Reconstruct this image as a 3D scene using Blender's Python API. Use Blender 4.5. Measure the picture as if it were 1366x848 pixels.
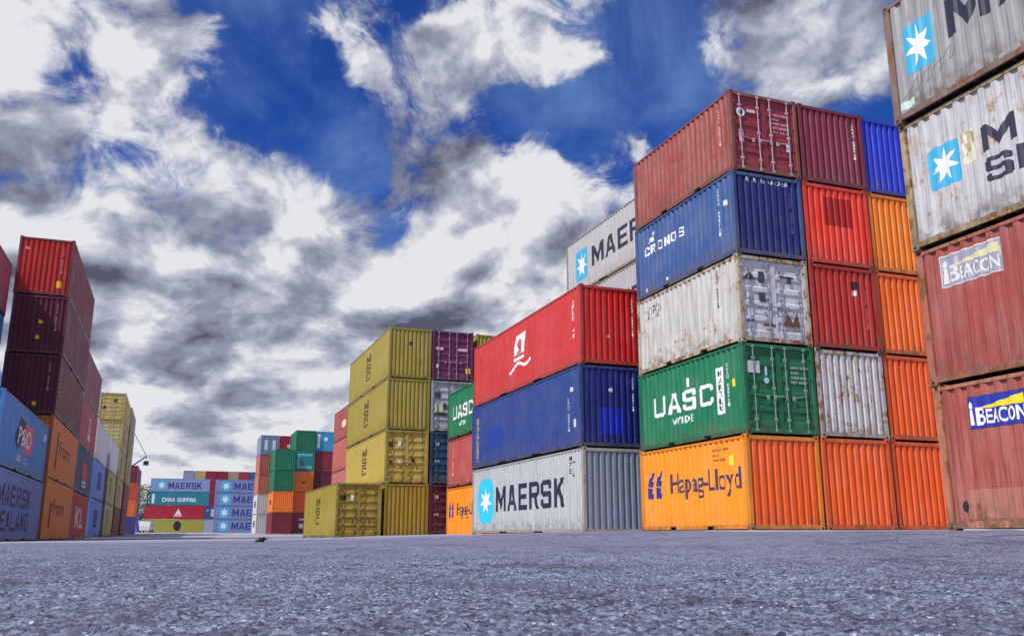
import bpy, bmesh, math, random
import numpy as np
from mathutils import Vector, Matrix
R = math.radians
sc = bpy.context.scene
for o in list(bpy.data.objects): bpy.data.objects.remove(o)

# ------------------------------------------------------------------ camera
F, PITCH, YAW = 1187.4, R(13.70), R(20.45)      # focal (px of a 1366 px frame), tilt, heading of the yard
cam_d = bpy.data.cameras.new('camera'); cam = bpy.data.objects.new('camera', cam_d)
sc.collection.objects.link(cam); sc.camera = cam
cam_d.sensor_width = 36; cam_d.sensor_fit = 'HORIZONTAL'; cam_d.lens = 36 * F / 1366
cam_d.clip_start = 0.05; cam_d.clip_end = 9000
cam.location = (0, 0, 0); cam.rotation_euler = (R(90) + PITCH, 0, 0)

# ------------------------------------------------------------------ light, sky, exposure
SUN_EL = R(50)
SUN_H = Vector((-math.cos(YAW), -math.sin(YAW))) * 0.91 + Vector((-math.sin(YAW), math.cos(YAW))) * -0.36
SUN_H.normalize()                                # horizontal direction TOWARDS the sun
SUN = Vector((SUN_H.x * math.cos(SUN_EL), SUN_H.y * math.cos(SUN_EL), math.sin(SUN_EL)))
sd = bpy.data.lights.new('sun', 'SUN'); sd.energy = 5.0; sd.angle = R(1.5); sd.color = (1.0, 0.95, 0.88)
sun = bpy.data.objects.new('sun', sd); sc.collection.objects.link(sun)
sun.rotation_euler = (-SUN).to_track_quat('-Z', 'Y').to_euler()
sc.view_settings.view_transform = 'Standard'; sc.view_settings.look = 'None'
sc.view_settings.gamma = 1; sc.view_settings.use_curve_mapping = False
sc.view_settings.exposure = -0.12

class NT:
    def __init__(s, tree): s.t = tree
    def n(s, typ, **kw):
        n = s.t.nodes.new(typ)
        for k, v in kw.items(): setattr(n, k, v)
        return n
    def put(s, sock, v):
        if isinstance(v, bpy.types.NodeSocket): s.t.links.new(v, sock)
        elif v is not None: sock.default_value = v
    def math(s, op, a, b=None, c=None, clamp=False):
        n = s.n('ShaderNodeMath', operation=op, use_clamp=clamp)
        s.put(n.inputs[0], a); s.put(n.inputs[1], b)
        if c is not None: s.put(n.inputs[2], c)
        return n.outputs[0]
    def vec(s, op, a, b=None, out=0):
        n = s.n('ShaderNodeVectorMath', operation=op); s.put(n.inputs[0], a)
        if b is not None: s.put(n.inputs[1] if op != 'SCALE' else n.inputs['Scale'], b)
        return n.outputs[out]
    def rng(s, v, a, b, c=0.0, d=1.0, mode='SMOOTHSTEP'):
        n = s.n('ShaderNodeMapRange', interpolation_type=mode); n.clamp = True
        s.put(n.inputs['Value'], v)
        for k, x in zip(('From Min', 'From Max', 'To Min', 'To Max'), (a, b, c, d)): s.put(n.inputs[k], x)
        return n.outputs[0]
    def noise(s, v, scale, detail=5, rough=.55, dist=0, out=0, lac=2.0):
        n = s.n('ShaderNodeTexNoise'); s.put(n.inputs['Vector'], v)
        n.inputs['Scale'].default_value = scale; n.inputs['Detail'].default_value = detail
        n.inputs['Roughness'].default_value = rough; n.inputs['Distortion'].default_value = dist
        n.inputs['Lacunarity'].default_value = lac
        return n.outputs[out]
    def mix(s, f, a, b, blend='MIX'):
        n = s.n('ShaderNodeMix', data_type='RGBA', blend_type=blend)
        s.put(n.inputs[0], f); s.put(n.inputs[6], a); s.put(n.inputs[7], b)
        return n.outputs[2]

def pix_dir(px, py):
    u = (px - 683) / F; v = (424 - py) / F
    d = Vector((u, math.cos(PITCH) - v * math.sin(PITCH), math.sin(PITCH) + v * math.cos(PITCH)))
    return d.normalized()

def make_world():
    w = bpy.data.worlds.new('World'); sc.world = w; w.use_nodes = True
    t = w.node_tree; t.nodes.clear(); N = NT(t)
    out = N.n('ShaderNodeOutputWorld'); bg = N.n('ShaderNodeBackground'); bg.inputs['Strength'].default_value = 0.1
    t.links.new(bg.outputs[0], out.inputs[0])
    sky = N.n('ShaderNodeTexSky', sky_type='NISHITA'); sky.sun_disc = False
    sky.sun_elevation = SUN_EL; sky.sun_rotation = math.atan2(SUN_H.x, SUN_H.y)
    sky.air_density = 1.0; sky.dust_density = 0.2; sky.ozone_density = 4.0
    hs_out = N.mix(1.0, sky.outputs[0], (.17, .42, 1.06, 1), 'MULTIPLY')
    tc = N.n('ShaderNodeTexCoord'); d = N.vec('NORMALIZE', tc.outputs['Generated'])
    sep = N.n('ShaderNodeSeparateXYZ'); t.links.new(d, sep.inputs[0]); dz = sep.outputs[2]
    def blobs(lst):
        acc = None
        for (px, py, r, wgt) in lst:
            c = pix_dir(px, py)
            dist = N.vec('DISTANCE', dw, tuple(c), out=1)
            g = N.rng(dist, r / F, 0.0, 0.0, wgt)
            acc = g if acc is None else N.math('ADD', acc, g)
        return acc
    # a gentle warp so the masks have no round outlines
    wn = N.noise(d, 5.0, 4, .6, out=1)
    wv = N.vec('SCALE', N.vec('SUBTRACT', wn, (.5, .5, .5)), 0.16)
    dw = N.vec('ADD', d, wv)
    clear = blobs([(385, 90, 150, .75), (440, 170, 110, .5), (350, 20, 110, .5), (500, 215, 60, .35),
                   (560, 120, 70, .35), (700, 130, 110, .35), (815, 165, 80, .55), (900, 90, 120, .5), (880, 20, 110, .35),
                   (960, 130, 90, .45), (110, 120, 70, .42), (60, 20, 60, .2), (570, 350, 45, .3), (30, 130, 50, .2),
                   (780, 20, 60, .3), (640, 10, 60, .2), (1165, 170, 60, .35), (560, 240, 60, .25)])
    full = blobs([(190, 180, 190, .3), (60, 70, 90, .2), (330, 240, 140, .35), (470, 55, 60, .35), (560, 45, 60, .2),
                  (730, 55, 75, .35), (820, 80, 65, .4), (650, 210, 90, .45), (760, 215, 95, .4), (700, 330, 170, .4),
                  (1090, 60, 120, .4), (470, 270, 80, .2), (350, 430, 260, .35), (870, 185, 45, .3), (1000, 30, 60, .2), (120, 400, 200, .3), (600, 120, 120, .36), (560, 210, 90, .25), (230, 60, 100, .25), (660, 60, 90, .2)])
    shade = blobs([(290, 300, 110, .5), (330, 420, 150, .8), (180, 270, 90, .45), (450, 350, 80, .35), (560, 290, 80, .45),
                   (60, 250, 110, .35), (500, 330, 60, .3), (260, 590, 120, .4), (420, 380, 90, .3), (560, 90, 90, .3),
                   (90, 150, 90, .4), (640, 250, 60, .2), (300, 530, 120, .25), (700, 90, 60, .2)])
    glow = blobs([(330, 190, 120, .3), (130, 230, 140, .25), (240, 350, 110, .25), (700, 340, 160, .3), (540, 390, 90, .3),
                  (650, 190, 80, .25), (230, 490, 130, .25), (480, 400, 90, .25), (420, 560, 150, .2), (640, 370, 90, .2), (1090, 70, 130, .45), (1000, 20, 80, .2), (480, 50, 70, .25), (810, 80, 70, .3), (60, 80, 80, .2), (200, 240, 120, .22), (430, 270, 80, .3), (230, 390, 110, .25), (60, 330, 120, .2), (380, 350, 80, .12), (560, 250, 70, .15), (100, 470, 120, .15)])
    # stretch the noise space sideways towards the horizon as layered cloud does
    fz = N.math('ADD', N.math('DIVIDE', N.math('MULTIPLY', dz, .75), N.math('ADD', N.math('MAXIMUM', dz, 0.0), .25)), N.math('MULTIPLY', dz, .85))
    cmb = N.n('ShaderNodeCombineXYZ')
    t.links.new(sep.outputs[0], cmb.inputs[0]); t.links.new(sep.outputs[1], cmb.inputs[1]); t.links.new(fz, cmb.inputs[2])
    p = cmb.outputs[0]
    def soft(v):
        return N.noise(N.vec('ADD', v, N.vec('SCALE', N.vec('SUBTRACT', N.noise(v, 2.6, 4, .55, out=1), (.5, .5, .5)), .22)), 4.2, 6.5, .54, .15)
    def dens(v):
        w1 = N.noise(v, 2.6, 4, .55, out=1)
        v2 = N.vec('ADD', v, N.vec('SCALE', N.vec('SUBTRACT', w1, (.5, .5, .5)), .22))
        a = N.noise(v2, 4.2, 14, .62, .25)
        return N.math('ADD', N.math('MULTIPLY', a, .66), N.math('MULTIPLY', N.noise(v2, 11.0, 10, .66, .7), .34))
    d0 = dens(p)
    s0 = soft(p); s1 = soft(N.vec('ADD', p, tuple(Vector((-.45, .0, .9)).normalized() * .08)))
    dk = N.math('ADD', N.math('MULTIPLY', N.math('SUBTRACT', d0, .5), 1.6), .5)
    base = N.math('ADD', dk, N.math('SUBTRACT', N.math('MULTIPLY', full, .34), N.math('MULTIPLY', clear, .27)))
    low = N.rng(dz, .10, .42, .20, 0.03)
    cov = N.math('ADD', base, low)
    mask = N.math('MULTIPLY', N.rng(cov, .425, .60), N.rng(cov, .43, .54, .5, 1.0))
    q0 = N.noise(p, 10.5, 5, .55, .3); q1 = N.noise(N.vec('ADD', p, (-.016, 0.0, .032)), 10.5, 5, .55, .3)
    rel = N.math('ADD', N.math('MULTIPLY', N.math('SUBTRACT', q0, q1), 1.6), N.math('MULTIPLY', N.math('SUBTRACT', s0, s1), 3.2))
    rel = N.math('ADD', rel, N.math('MULTIPLY', N.math('SUBTRACT', d0, s0), 2.0))
    br = N.math('ADD', .60, N.math('MULTIPLY', rel, 1.25))
    br = N.math('SUBTRACT', br, N.math('MULTIPLY', N.math('MULTIPLY', shade, .34), N.rng(s0, .34, .60, .55, 1.15)))
    br = N.math('ADD', br, N.math('MULTIPLY', glow, .52))
    br = N.math('ADD', br, N.rng(dz, .36, .04, 0, .34))
    br = N.math('MAXIMUM', N.math('MINIMUM', br, 1.0), 0.0)
    ramp = N.n('ShaderNodeValToRGB'); t.links.new(br, ramp.inputs[0])
    e = ramp.color_ramp.elements
    e[0].position = 0; e[0].color = (.11, .12, .175, 1)
    e[1].position = 1; e[1].color = (.95, .955, .99, 1)
    for pos, c in ((.25, (.25, .265, .35)), (.5, (.36, .39, .51)), (.75, (.60, .63, .74))):
        x = e.new(pos); x.color = (*c, 1)
    cl = N.mix(1.0, ramp.outputs[0], (9.0, 9.0, 9.0, 1), 'MULTIPLY')
    # thin high veil that only lightens the blue
    veil = N.rng(N.noise(N.vec('ADD', p, (3.1, 1.7, .4)), 3.4, 8, .62, .4), .42, .72, 0, .42)
    blue = N.mix(veil, hs_out, (3.0, 5.0, 8.6, 1))
    col = N.mix(mask, blue, cl)
    gnd = N.rng(dz, -.03, -.01)
    col = N.mix(gnd, (1.6, 1.6, 1.9, 1), col)
    t.links.new(col, bg.inputs['Color'])
    w.cycles.sampling_method = 'MANUAL'; w.cycles.sample_map_resolution = 512
make_world()

# ------------------------------------------------------------------ helpers
COL = sc.collection
CY, SY = math.cos(YAW), math.sin(YAW)
def yard(a, b, z=0.0):                 # a = across the aisle, b = along the aisle
    return Vector((a * CY - b * SY, a * SY + b * CY, z))

def tag(o, label=None, cat=None, group=None, kind=None):
    if label: o['label'] = label
    if cat: o['category'] = cat
    if group: o['group'] = group
    if kind: o['kind'] = kind
    return o

def link(name, me, parent=None, mat=None):
    o = bpy.data.objects.new(name, me); COL.objects.link(o)
    if parent: o.parent = parent
    if mat:
        if not me.materials: me.materials.append(None)
        o.material_slots[0].link = 'OBJECT'; o.material_slots[0].material = mat
    return o

class MB:
    def __init__(s): s.v = []; s.f = []
    def add(s, vs, fs):
        n = len(s.v); s.v += [tuple(v) for v in vs]; s.f += [tuple(i + n for i in f) for f in fs]; return s
    def box(s, x0, x1, y0, y1, z0, z1):
        return s.add([(x0, y0, z0), (x1, y0, z0), (x1, y1, z0), (x0, y1, z0), (x0, y0, z1), (x1, y0, z1), (x1, y1, z1), (x0, y1, z1)],
                     [(0, 3, 2, 1), (4, 5, 6, 7), (0, 1, 5, 4), (1, 2, 6, 5), (2, 3, 7, 6), (3, 0, 4, 7)])
    def tube(s, p, q, r, r2=None, n=8):
        p = Vector(p); q = Vector(q); d = (q - p).normalized(); r2 = r if r2 is None else r2
        a = d.orthogonal().normalized(); b = d.cross(a)
        vs = []
        for c, rr in ((p, r), (q, r2)):
            vs += [c + (a * math.cos(2 * math.pi * i / n) + b * math.sin(2 * math.pi * i / n)) * rr for i in range(n)]
        return s.add(vs, [(i, (i + 1) % n, n + (i + 1) % n, n + i) for i in range(n)] + [tuple(range(n))[::-1], tuple(range(n, 2 * n))])
    def mesh(s, name, bevel=0.0):
        me = bpy.data.meshes.new(name); me.from_pydata(s.v, [], s.f); me.update()
        bm = bmesh.new(); bm.from_mesh(me)
        bmesh.ops.recalc_face_normals(bm, faces=bm.faces)
        if bevel: bmesh.ops.bevel(bm, geom=bm.edges[:], offset=bevel, segments=1, affect='EDGES')
        bm.to_mesh(me); bm.free(); return me

# ------------------------------------------------------------------ ground height (gentle falls for drainage)
CTRL = []
def ctrl(a, b, z, w=1.0): CTRL.append((a * CY - b * SY, a * SY + b * CY, z, w))
ctrl(0, 0, -.170, 3); ctrl(-4, 4, -.18, 1); ctrl(4, 4, -.165, 1); ctrl(0, 8, -.165); ctrl(0, 16, -.165); ctrl(5, 15, -.12); ctrl(-5, 15, -.2)
for aa in (13, 15.4):
    for bb in (1, 7, 12.6): ctrl(aa, bb, .075)
for aa in (14.6, 17.5, 19.5, 22):
    for bb in (20.6, 26.7): ctrl(aa, bb, .13)
for aa in (12.95, 15.4):
    for bb in (27.9, 34, 40): ctrl(aa, bb, .05)
for aa in (8, 13):
    for bb in (48, 54, 60): ctrl(aa, bb, -.16)
for aa in (14, 16.5):
    for bb in (42, 48.5): ctrl(aa, bb, -.10)
for aa in (-5.6, -8.2):
    for bb in (35, 41, 47, 53, 59, 66, 72): ctrl(aa, bb, -.235)
for bb in (80, 95, 110): ctrl(-6, bb, -.1); ctrl(15, bb, .05)
ctrl(12, 120, .14); ctrl(18, 120, .14); ctrl(2, 200, .5); ctrl(12, 200, .5); ctrl(0, 260, .5); ctrl(0, 120, .12); ctrl(2, 40, -.2); ctrl(6, 30, -.12)
CT = np.array(CTRL)
def ground_z(x, y):
    x = np.asarray(x, float); y = np.asarray(y, float)
    num = np.zeros_like(x); den = np.zeros_like(x)
    rr = np.sqrt(x * x + y * y)
    for cx, cy, cz, w in CT:
        k = w / ((x - cx) ** 2 + (y - cy) ** 2 + 2.5 + 0.0006 * rr * rr) ** 2
        num += k * cz; den += k
    return num / den
def gz(a, b):
    p = yard(a, b); return float(ground_z(p.x, p.y))

# ------------------------------------------------------------------ materials
def new_mat(name):
    m = bpy.data.materials.new(name); m.use_nodes = True; m.node_tree.nodes.clear()
    N = NT(m.node_tree); out = N.n('ShaderNodeOutputMaterial'); bs = N.n('ShaderNodeBsdfPrincipled')
    m.node_tree.links.new(bs.outputs[0], out.inputs[0]); return m, N, bs

_seed = [0]
PAINTS = {}
def paint(name, col, rust=.10, fade=.25, grime=.5, rough=.45, seed=None, patch=None):
    """weathered container paint: chalky fading, vertical grime, rust chips"""
    key = (name, col, rust, fade, grime, seed, patch)
    if key in PAINTS: return PAINTS[key]
    m, N, bs = new_mat(name); _seed[0] += 1; sd_ = (seed or _seed[0]) * 7.31
    tc = N.n('ShaderNodeTexCoord'); P = N.vec('ADD', tc.outputs['Object'], (sd_, sd_ * .37, sd_ * .11))
    c = (*col, 1)
    lum = .3 * col[0] + .6 * col[1] + .1 * col[2]
    light = tuple(min(1, x * .72 + lum * .3 + .05) for x in col) + (1,)
    dark = tuple(x * .42 for x in col) + (1,)
    a = N.noise(P, .9, 6, .6)
    k = N.mix(N.rng(a, .40, .72, 0, fade * 1.6), c, light)
    st = N.noise(N.vec('MULTIPLY', P, (9, 9, .55)), 1.0, 6, .62)
    k = N.mix(N.rng(st, .48, .78, 0, grime), k, dark)
    st2 = N.noise(N.vec('MULTIPLY', P, (22, 22, 1.3)), 1.0, 4, .6)
    k = N.mix(N.rng(st2, .47, .70, 0, grime * .75), k, light)
    st3 = N.noise(N.vec('MULTIPLY', P, (30, 30, .9)), 1.0, 4, .6)
    k = N.mix(N.rng(st3, .50, .68, 0, grime * .8), k, dark)
    # dirt splashed up from the sill and run down from the top rail
    sz = N.n('ShaderNodeSeparateXYZ'); N.t.links.new(tc.outputs['Object'], sz.inputs[0])
    k = N.mix(N.math('MULTIPLY', N.rng(sz.outputs[2], .75, .10), N.rng(N.noise(P, 3.5, 6, .65), .38, .66, 0, grime * 1.1)), k, (.12, .085, .06, 1))
    if patch:                                   # repainted square (a covered mark)
        sp = N.n('ShaderNodeSeparateXYZ'); N.t.links.new(tc.outputs['Object'], sp.inputs[0])
        y0, y1, z0, z1, pc = patch
        f = N.math('MULTIPLY', N.math('MULTIPLY', N.math('GREATER_THAN', sp.outputs[1], y0), N.math('LESS_THAN', sp.outputs[1], y1)),
                   N.math('MULTIPLY', N.math('GREATER_THAN', sp.outputs[2], z0), N.math('LESS_THAN', sp.outputs[2], z1)))
        k = N.mix(f, k, (*pc, 1))
    r1 = N.noise(P, 2.1, 10, .68, .3)
    r2 = N.noise(N.vec('MULTIPLY', P, (7, 7, 1.1)), 1.0, 8, .7)
    r3 = N.noise(P, 9.0, 6, .65)
    rm = N.math('ADD', N.math('MULTIPLY', r1, .5), N.math('ADD', N.math('MULTIPLY', r2, .32), N.math('MULTIPLY', r3, .18)))
    th = .70 - rust * .26
    rmask = N.rng(rm, th, th + .035)
    rcol = N.mix(N.noise(P, 14, 4), (.07, .022, .012, 1), (.33, .135, .045, 1))
    halo = N.rng(rm, th - .05, th + .01, 0, .55)
    k = N.mix(halo, k, (.42, .24, .10, 1) if lum > .35 else tuple(x * .5 + .05 for x in col) + (1,))
    k = N.mix(rmask, k, rcol)
    N.put(bs.inputs['Base Color'], k)
    N.put(bs.inputs['Roughness'], N.math('ADD', N.rng(a, .3, .7, rough - .08, rough + .12), N.math('MULTIPLY', rmask, .3)))
    bs.inputs['Specular IOR Level'].default_value = .45
    dent = N.noise(N.vec('MULTIPLY', P, (1, 1, .7)), 1.6, 3, .5)
    bp = N.n('ShaderNodeBump'); bp.inputs['Strength'].default_value = .6; bp.inputs['Distance'].default_value = .08
    N.put(bp.inputs['Height'], N.math('ADD', dent, N.math('MULTIPLY', rmask, .03)))
    N.t.links.new(bp.outputs[0], bs.inputs['Normal'])
    PAINTS[key] = m; SPEC[m.name] = (name, col, rust, fade, grime); return m
SPEC = {}

def mark_mat(name, col, under=None, wear=.12):
    key = ('mk', name, col, under, wear)
    if key in PAINTS: return PAINTS[key]
    m, N, bs = new_mat(name); tc = N.n('ShaderNodeTexCoord'); P = tc.outputs['Object']
    k = N.mix(N.rng(N.noise(N.vec('MULTIPLY', P, (6, 6, .8)), 1.5, 6, .6), .42, .75, 0, .35), (*col, 1), tuple(x * .6 + .04 for x in col) + (1,))
    if under:
        w = N.rng(N.noise(N.vec('MULTIPLY', P, (5, 5, 1.6)), 2.2, 8, .7), .70 - wear, .74 - wear)
        k = N.mix(w, k, (*under, 1))
    N.put(bs.inputs['Base Color'], k); bs.inputs['Roughness'].default_value = .5
    PAINTS[key] = m; return m

def metal(name, col, rough=.5, met=.6):
    m, N, bs = new_mat(name); tc = N.n('ShaderNodeTexCoord')
    n = N.noise(tc.outputs['Object'], 9, 6, .6)
    N.put(bs.inputs['Base Color'], N.mix(N.rng(n, .45, .7), (*col, 1), tuple(x * .45 for x in col) + (1,)))
    bs.inputs['Metallic'].default_value = met; bs.inputs['Roughness'].default_value = rough; return m
M_ROD = metal('galvanised_steel', (.55, .54, .58), .42, .5)
M_DARK = metal('black_and_hole_shade', (.02, .02, .022), .8, 0)  # near-black: painted shade of holes and pockets, also black marks, wheels, cables
M_FLOOR = metal('underside_steel', (.05, .05, .055), .8, 0)

# ------------------------------------------------------------------ container geometry (local: x = length, doors at +x; y = width; z up)
W = 2.438
def cor(t, pitch, depth, crest, slope):          # depth inwards from the outer crest, symmetric round t = 0
    t = abs((t + pitch / 2) % pitch - pitch / 2)
    if t <= crest / 2: return 0.0
    if t >= crest / 2 + slope: return depth
    return depth * (t - crest / 2) / slope
SIDE = (.278, .041, .092, .050)
SIDE40 = (.278, .026, .100, .048)
ENDC = (.2345, .055, .100, .030)
def bps(lo, hi, prof):
    pitch, depth, crest, slope = prof; out = [lo, hi]
    k = int(lo / pitch) - 2
    while k * pitch < hi + pitch:
        for s in (-1, 1):
            for q in (crest / 2, crest / 2 + slope):
                t = k * pitch + s * q
                if lo < t < hi: out.append(t)
        k += 1
    return sorted(set(round(x, 5) for x in out))
def prof_side(L): return SIDE if L < 7 or NEAR[0] else SIDE40
NEAR = [0]                                        # the right-edge boxes have the deep corrugation too
OUT_SIDE, OUT_END = .012, .020                    # inset of the outer crest behind the frame face
TC = {}
def geo(kind, L, H, alt=0):
    key = (kind, L, H, alt, NEAR[0])
    if key in TC: return TC[key]
    m = MB(); hx, hy = L / 2, W / 2; bev = 0.0
    if kind in ('side', 'far'):
        for s in ((1, -1) if kind == 'far' else (1,)):
            xs = bps(-hx + .10, hx - .10, prof_side(L)); zs = [.15, H - .07]
            vs = [(x, s * (hy - OUT_SIDE - cor(x, *prof_side(L))), z) for x in xs for z in zs]
            m.add(vs, [(2 * i, 2 * i + 2, 2 * i + 3, 2 * i + 1) for i in range(len(xs) - 1)])
    if kind in ('end', 'far'):
        for s in ((-1, 1) if kind == 'far' else (-1,)):
            ys = bps(-hy + .12, hy - .12, ENDC); zs = [.14, H - .11]
            vs = [(s * (hx - OUT_END - cor(y, *ENDC)), y, z) for y in ys for z in zs]
            m.add(vs, [(2 * i, 2 * i + 2, 2 * i + 3, 2 * i + 1) for i in range(len(ys) - 1)])
    if kind in ('top', 'far'):
        for s in (-1, 1):
            y0, y1 = sorted((s * (hy - .002), s * (hy - .062))); m.box(-hx + .16, hx - .16, y0, y1, H - .105, H - .035)
            x0, x1 = sorted((s * (hx - .003), s * (hx - .08))); m.box(x0, x1, -hy + .15, hy - .15, H - .14, H - .035)
        bev = 0 if kind == 'far' else .006
    if kind in ('bottom', 'far'):
        for s in (-1, 1):
            y0, y1 = sorted((s * (hy - .014), s * (hy - .06)))
            if L < 7:
                for a, b in ((-hx + .16, -1.22), (-.86, .86), (1.22, hx - .16)): m.box(a, b, y0, y1, .050, .17)
                for a in (-1.22, .86): m.box(a, a + .36, y0, y1, .135, .17)
            elif alt:                                  # short gooseneck recess seen from the side
                m.box(-hx + .16, hx - .16, y0, y1, .050, .17)
            else:
                for a, b in ((-hx + .16, -2.4), (-1.5, 1.5), (2.4, hx - .16)): m.box(a, b, y0, y1, .050, .17)
                for a in (-2.4, 1.5): m.box(a, a + .9, y0, y1, .10, .17)
            x0, x1 = sorted((s * (hx - .006), s * (hx - .10))); m.box(x0, x1, -hy + .15, hy - .15, .045, .16)
    if kind in ('post', 'far'):
        for sx, sy in (((1, 1),) if kind == 'post' else ((1, 1), (1, -1), (-1, 1), (-1, -1))):
            x0, x1 = sorted((sx * (hx - .004), sx * (hx - .155))); y0, y1 = sorted((sy * (hy - .004), sy * (hy - .125)))
            m.box(x0, x1, y0, y1, .118 if kind == 'post' else .0, H - (.118 if kind == 'post' else 0))
        bev = 0 if kind == 'far' else .008
    if kind == 'casting':
        # corner casting, the shade in its apertures drawn as dark boxes by 'hole'
        m.box(hx - .178, hx, hy - .162, hy, 0, .118); bev = .006
    if kind == 'hole_shade': m.box(hx - .125, hx - .055, hy - .01, hy + .0015, .028, .088)
    if kind == 'hole_end_shade': m.box(hx - .01, hx + .0015, hy - .12, hy - .045, .028, .088)
    if kind in ('roof', 'far'):
        n = int(L / .21); xs = np.linspace(-hx + .08, hx - .08, 2 * n + 1); vs = []
        for i, x in enumerate(xs):
            dz = .018 if i % 2 else 0
            vs += [(x, -hy + .05, H - .040), (x, -hy + .22, H - .042 - dz), (x, hy - .22, H - .042 - dz), (x, hy - .05, H - .040)]
        m.add(vs, [(4 * i + j, 4 * i + j + 1, 4 * i + j + 5, 4 * i + j + 4) for i in range(2 * n) for j in range(3)])
    if kind in ('floor', 'far'):
        m.box(-hx + .12, hx - .12, -hy + .06, hy - .06, .11, .155)
        if kind == 'floor':
            for i in range(int(L / .4)):
                x = -hx + .3 + i * .4
                if x < hx - .3: m.box(x, x + .045, -hy + .06, hy - .06, .04, .11)
    if kind == 'door':                             # alt -1 / +1: which leaf
        s = alt; y0, y1 = (s * .006, s * (hy - .13)); X = hx - .045; zt, zb = H - .15, .165
        ya, yb = sorted((y0, y1))
        m.box(X - .04, X, ya, ya + .07, zb, zt); m.box(X - .04, X, yb - .07, yb, zb, zt)
        m.box(X - .039, X - .001, ya + .07, yb - .07, zt - .07, zt); m.box(X - .039, X - .001, ya + .07, yb - .07, zb, zb + .07)
        nr = 5 if H < 2.7 else 6; z = zb + .07; st = (zt - zb - .14) / nr; zz = []
        for i in range(nr):
            a = z + i * st; zz += [(a, 0), (a + .28 * st, 0), (a + .36 * st, .030), (a + .92 * st, .030), (a + st, 0)]
        vs = []
        for q, dd in zz: vs += [(X - .006 - dd, ya + .07, q), (X - .006 - dd, yb - .07, q)]
        m.add(vs, [(2 * i, 2 * i + 1, 2 * i + 3, 2 * i + 2) for i in range(len(zz) - 1)])
    if kind == 'rod':                              # alt = signed y position
        X = hx - .012; m.tube((X, alt, .10), (X, alt, H - .09), .017, n=8)
        for z in (.12, .42, H * .5, H - .45, H - .12):
            m.box(X - .03, X + .02, alt - .045, alt + .045, z - .035, z + .035)
    if kind == 'handle':
        X = hx + .002; s = 1 if alt > 0 else -1
        m.tube((X, alt, 1.12), (X, alt - s * .42, 1.05), .012, n=6); m.box(X - .03, X + .012, alt - s * .42 - .04, alt - s * .42 + .04, .98, 1.10)
    if kind == 'hinge':
        s = 1 if alt > 0 else -1; X = hx - .03
        for z in ((.32, H * .36, H * .64, H - .35)[abs(alt) - 1],):
            a, b = sorted((s * (hy - .19), s * (hy - .10))); m.box(X - .02, X + .018, a, b, z - .05, z + .05)
    if kind == 'pocket_shade_plate':                           # dark plates that paint the shade inside the fork pockets
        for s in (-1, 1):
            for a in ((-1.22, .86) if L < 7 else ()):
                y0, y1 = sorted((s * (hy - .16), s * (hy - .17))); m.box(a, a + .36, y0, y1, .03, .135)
    me = m.mesh(kind, bev); TC[key] = me; return me

# ---------------------------------------------- painted marks, laid over the corrugation
TXT = {}
def text2d(s, bold=.02, shear=0, spacing=1.0):
    key = (s, bold, shear, spacing)
    if key not in TXT:
        cu = bpy.data.curves.new('t', 'FONT'); cu.body = s; cu.size = 1; cu.offset = bold; cu.shear = shear
        cu.space_character = spacing; cu.resolution_u = 3; cu.space_line = .9
        ob = bpy.data.objects.new('t', cu); COL.objects.link(ob)
        dg = bpy.context.evaluated_depsgraph_get(); me = bpy.data.meshes.new_from_object(ob.evaluated_get(dg))
        vs = [(v.co.x, v.co.y) for v in me.vertices]; fs = [tuple(p.vertices) for p in me.polygons]
        bpy.data.objects.remove(ob); bpy.data.curves.remove(cu); bpy.data.meshes.remove(me)
        xs = [v[0] for v in vs]; ys = [v[1] for v in vs]; x0, x1, y0, y1 = min(xs), max(xs), min(ys), max(ys)
        vs = [((x - x0) / (x1 - x0), (y - y0) / (y1 - y0)) for x, y in vs]
        TXT[key] = (vs, fs)
    return TXT[key]
def txt(s, u, v, w, h, **k):
    vs, fs = text2d(s, **k); return ([(u + x * w, v + y * h) for x, y in vs], fs)
def _r(x, y, w, h): return [(x, y), (x + w, y), (x + w, y + h), (x, y + h)]
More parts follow.
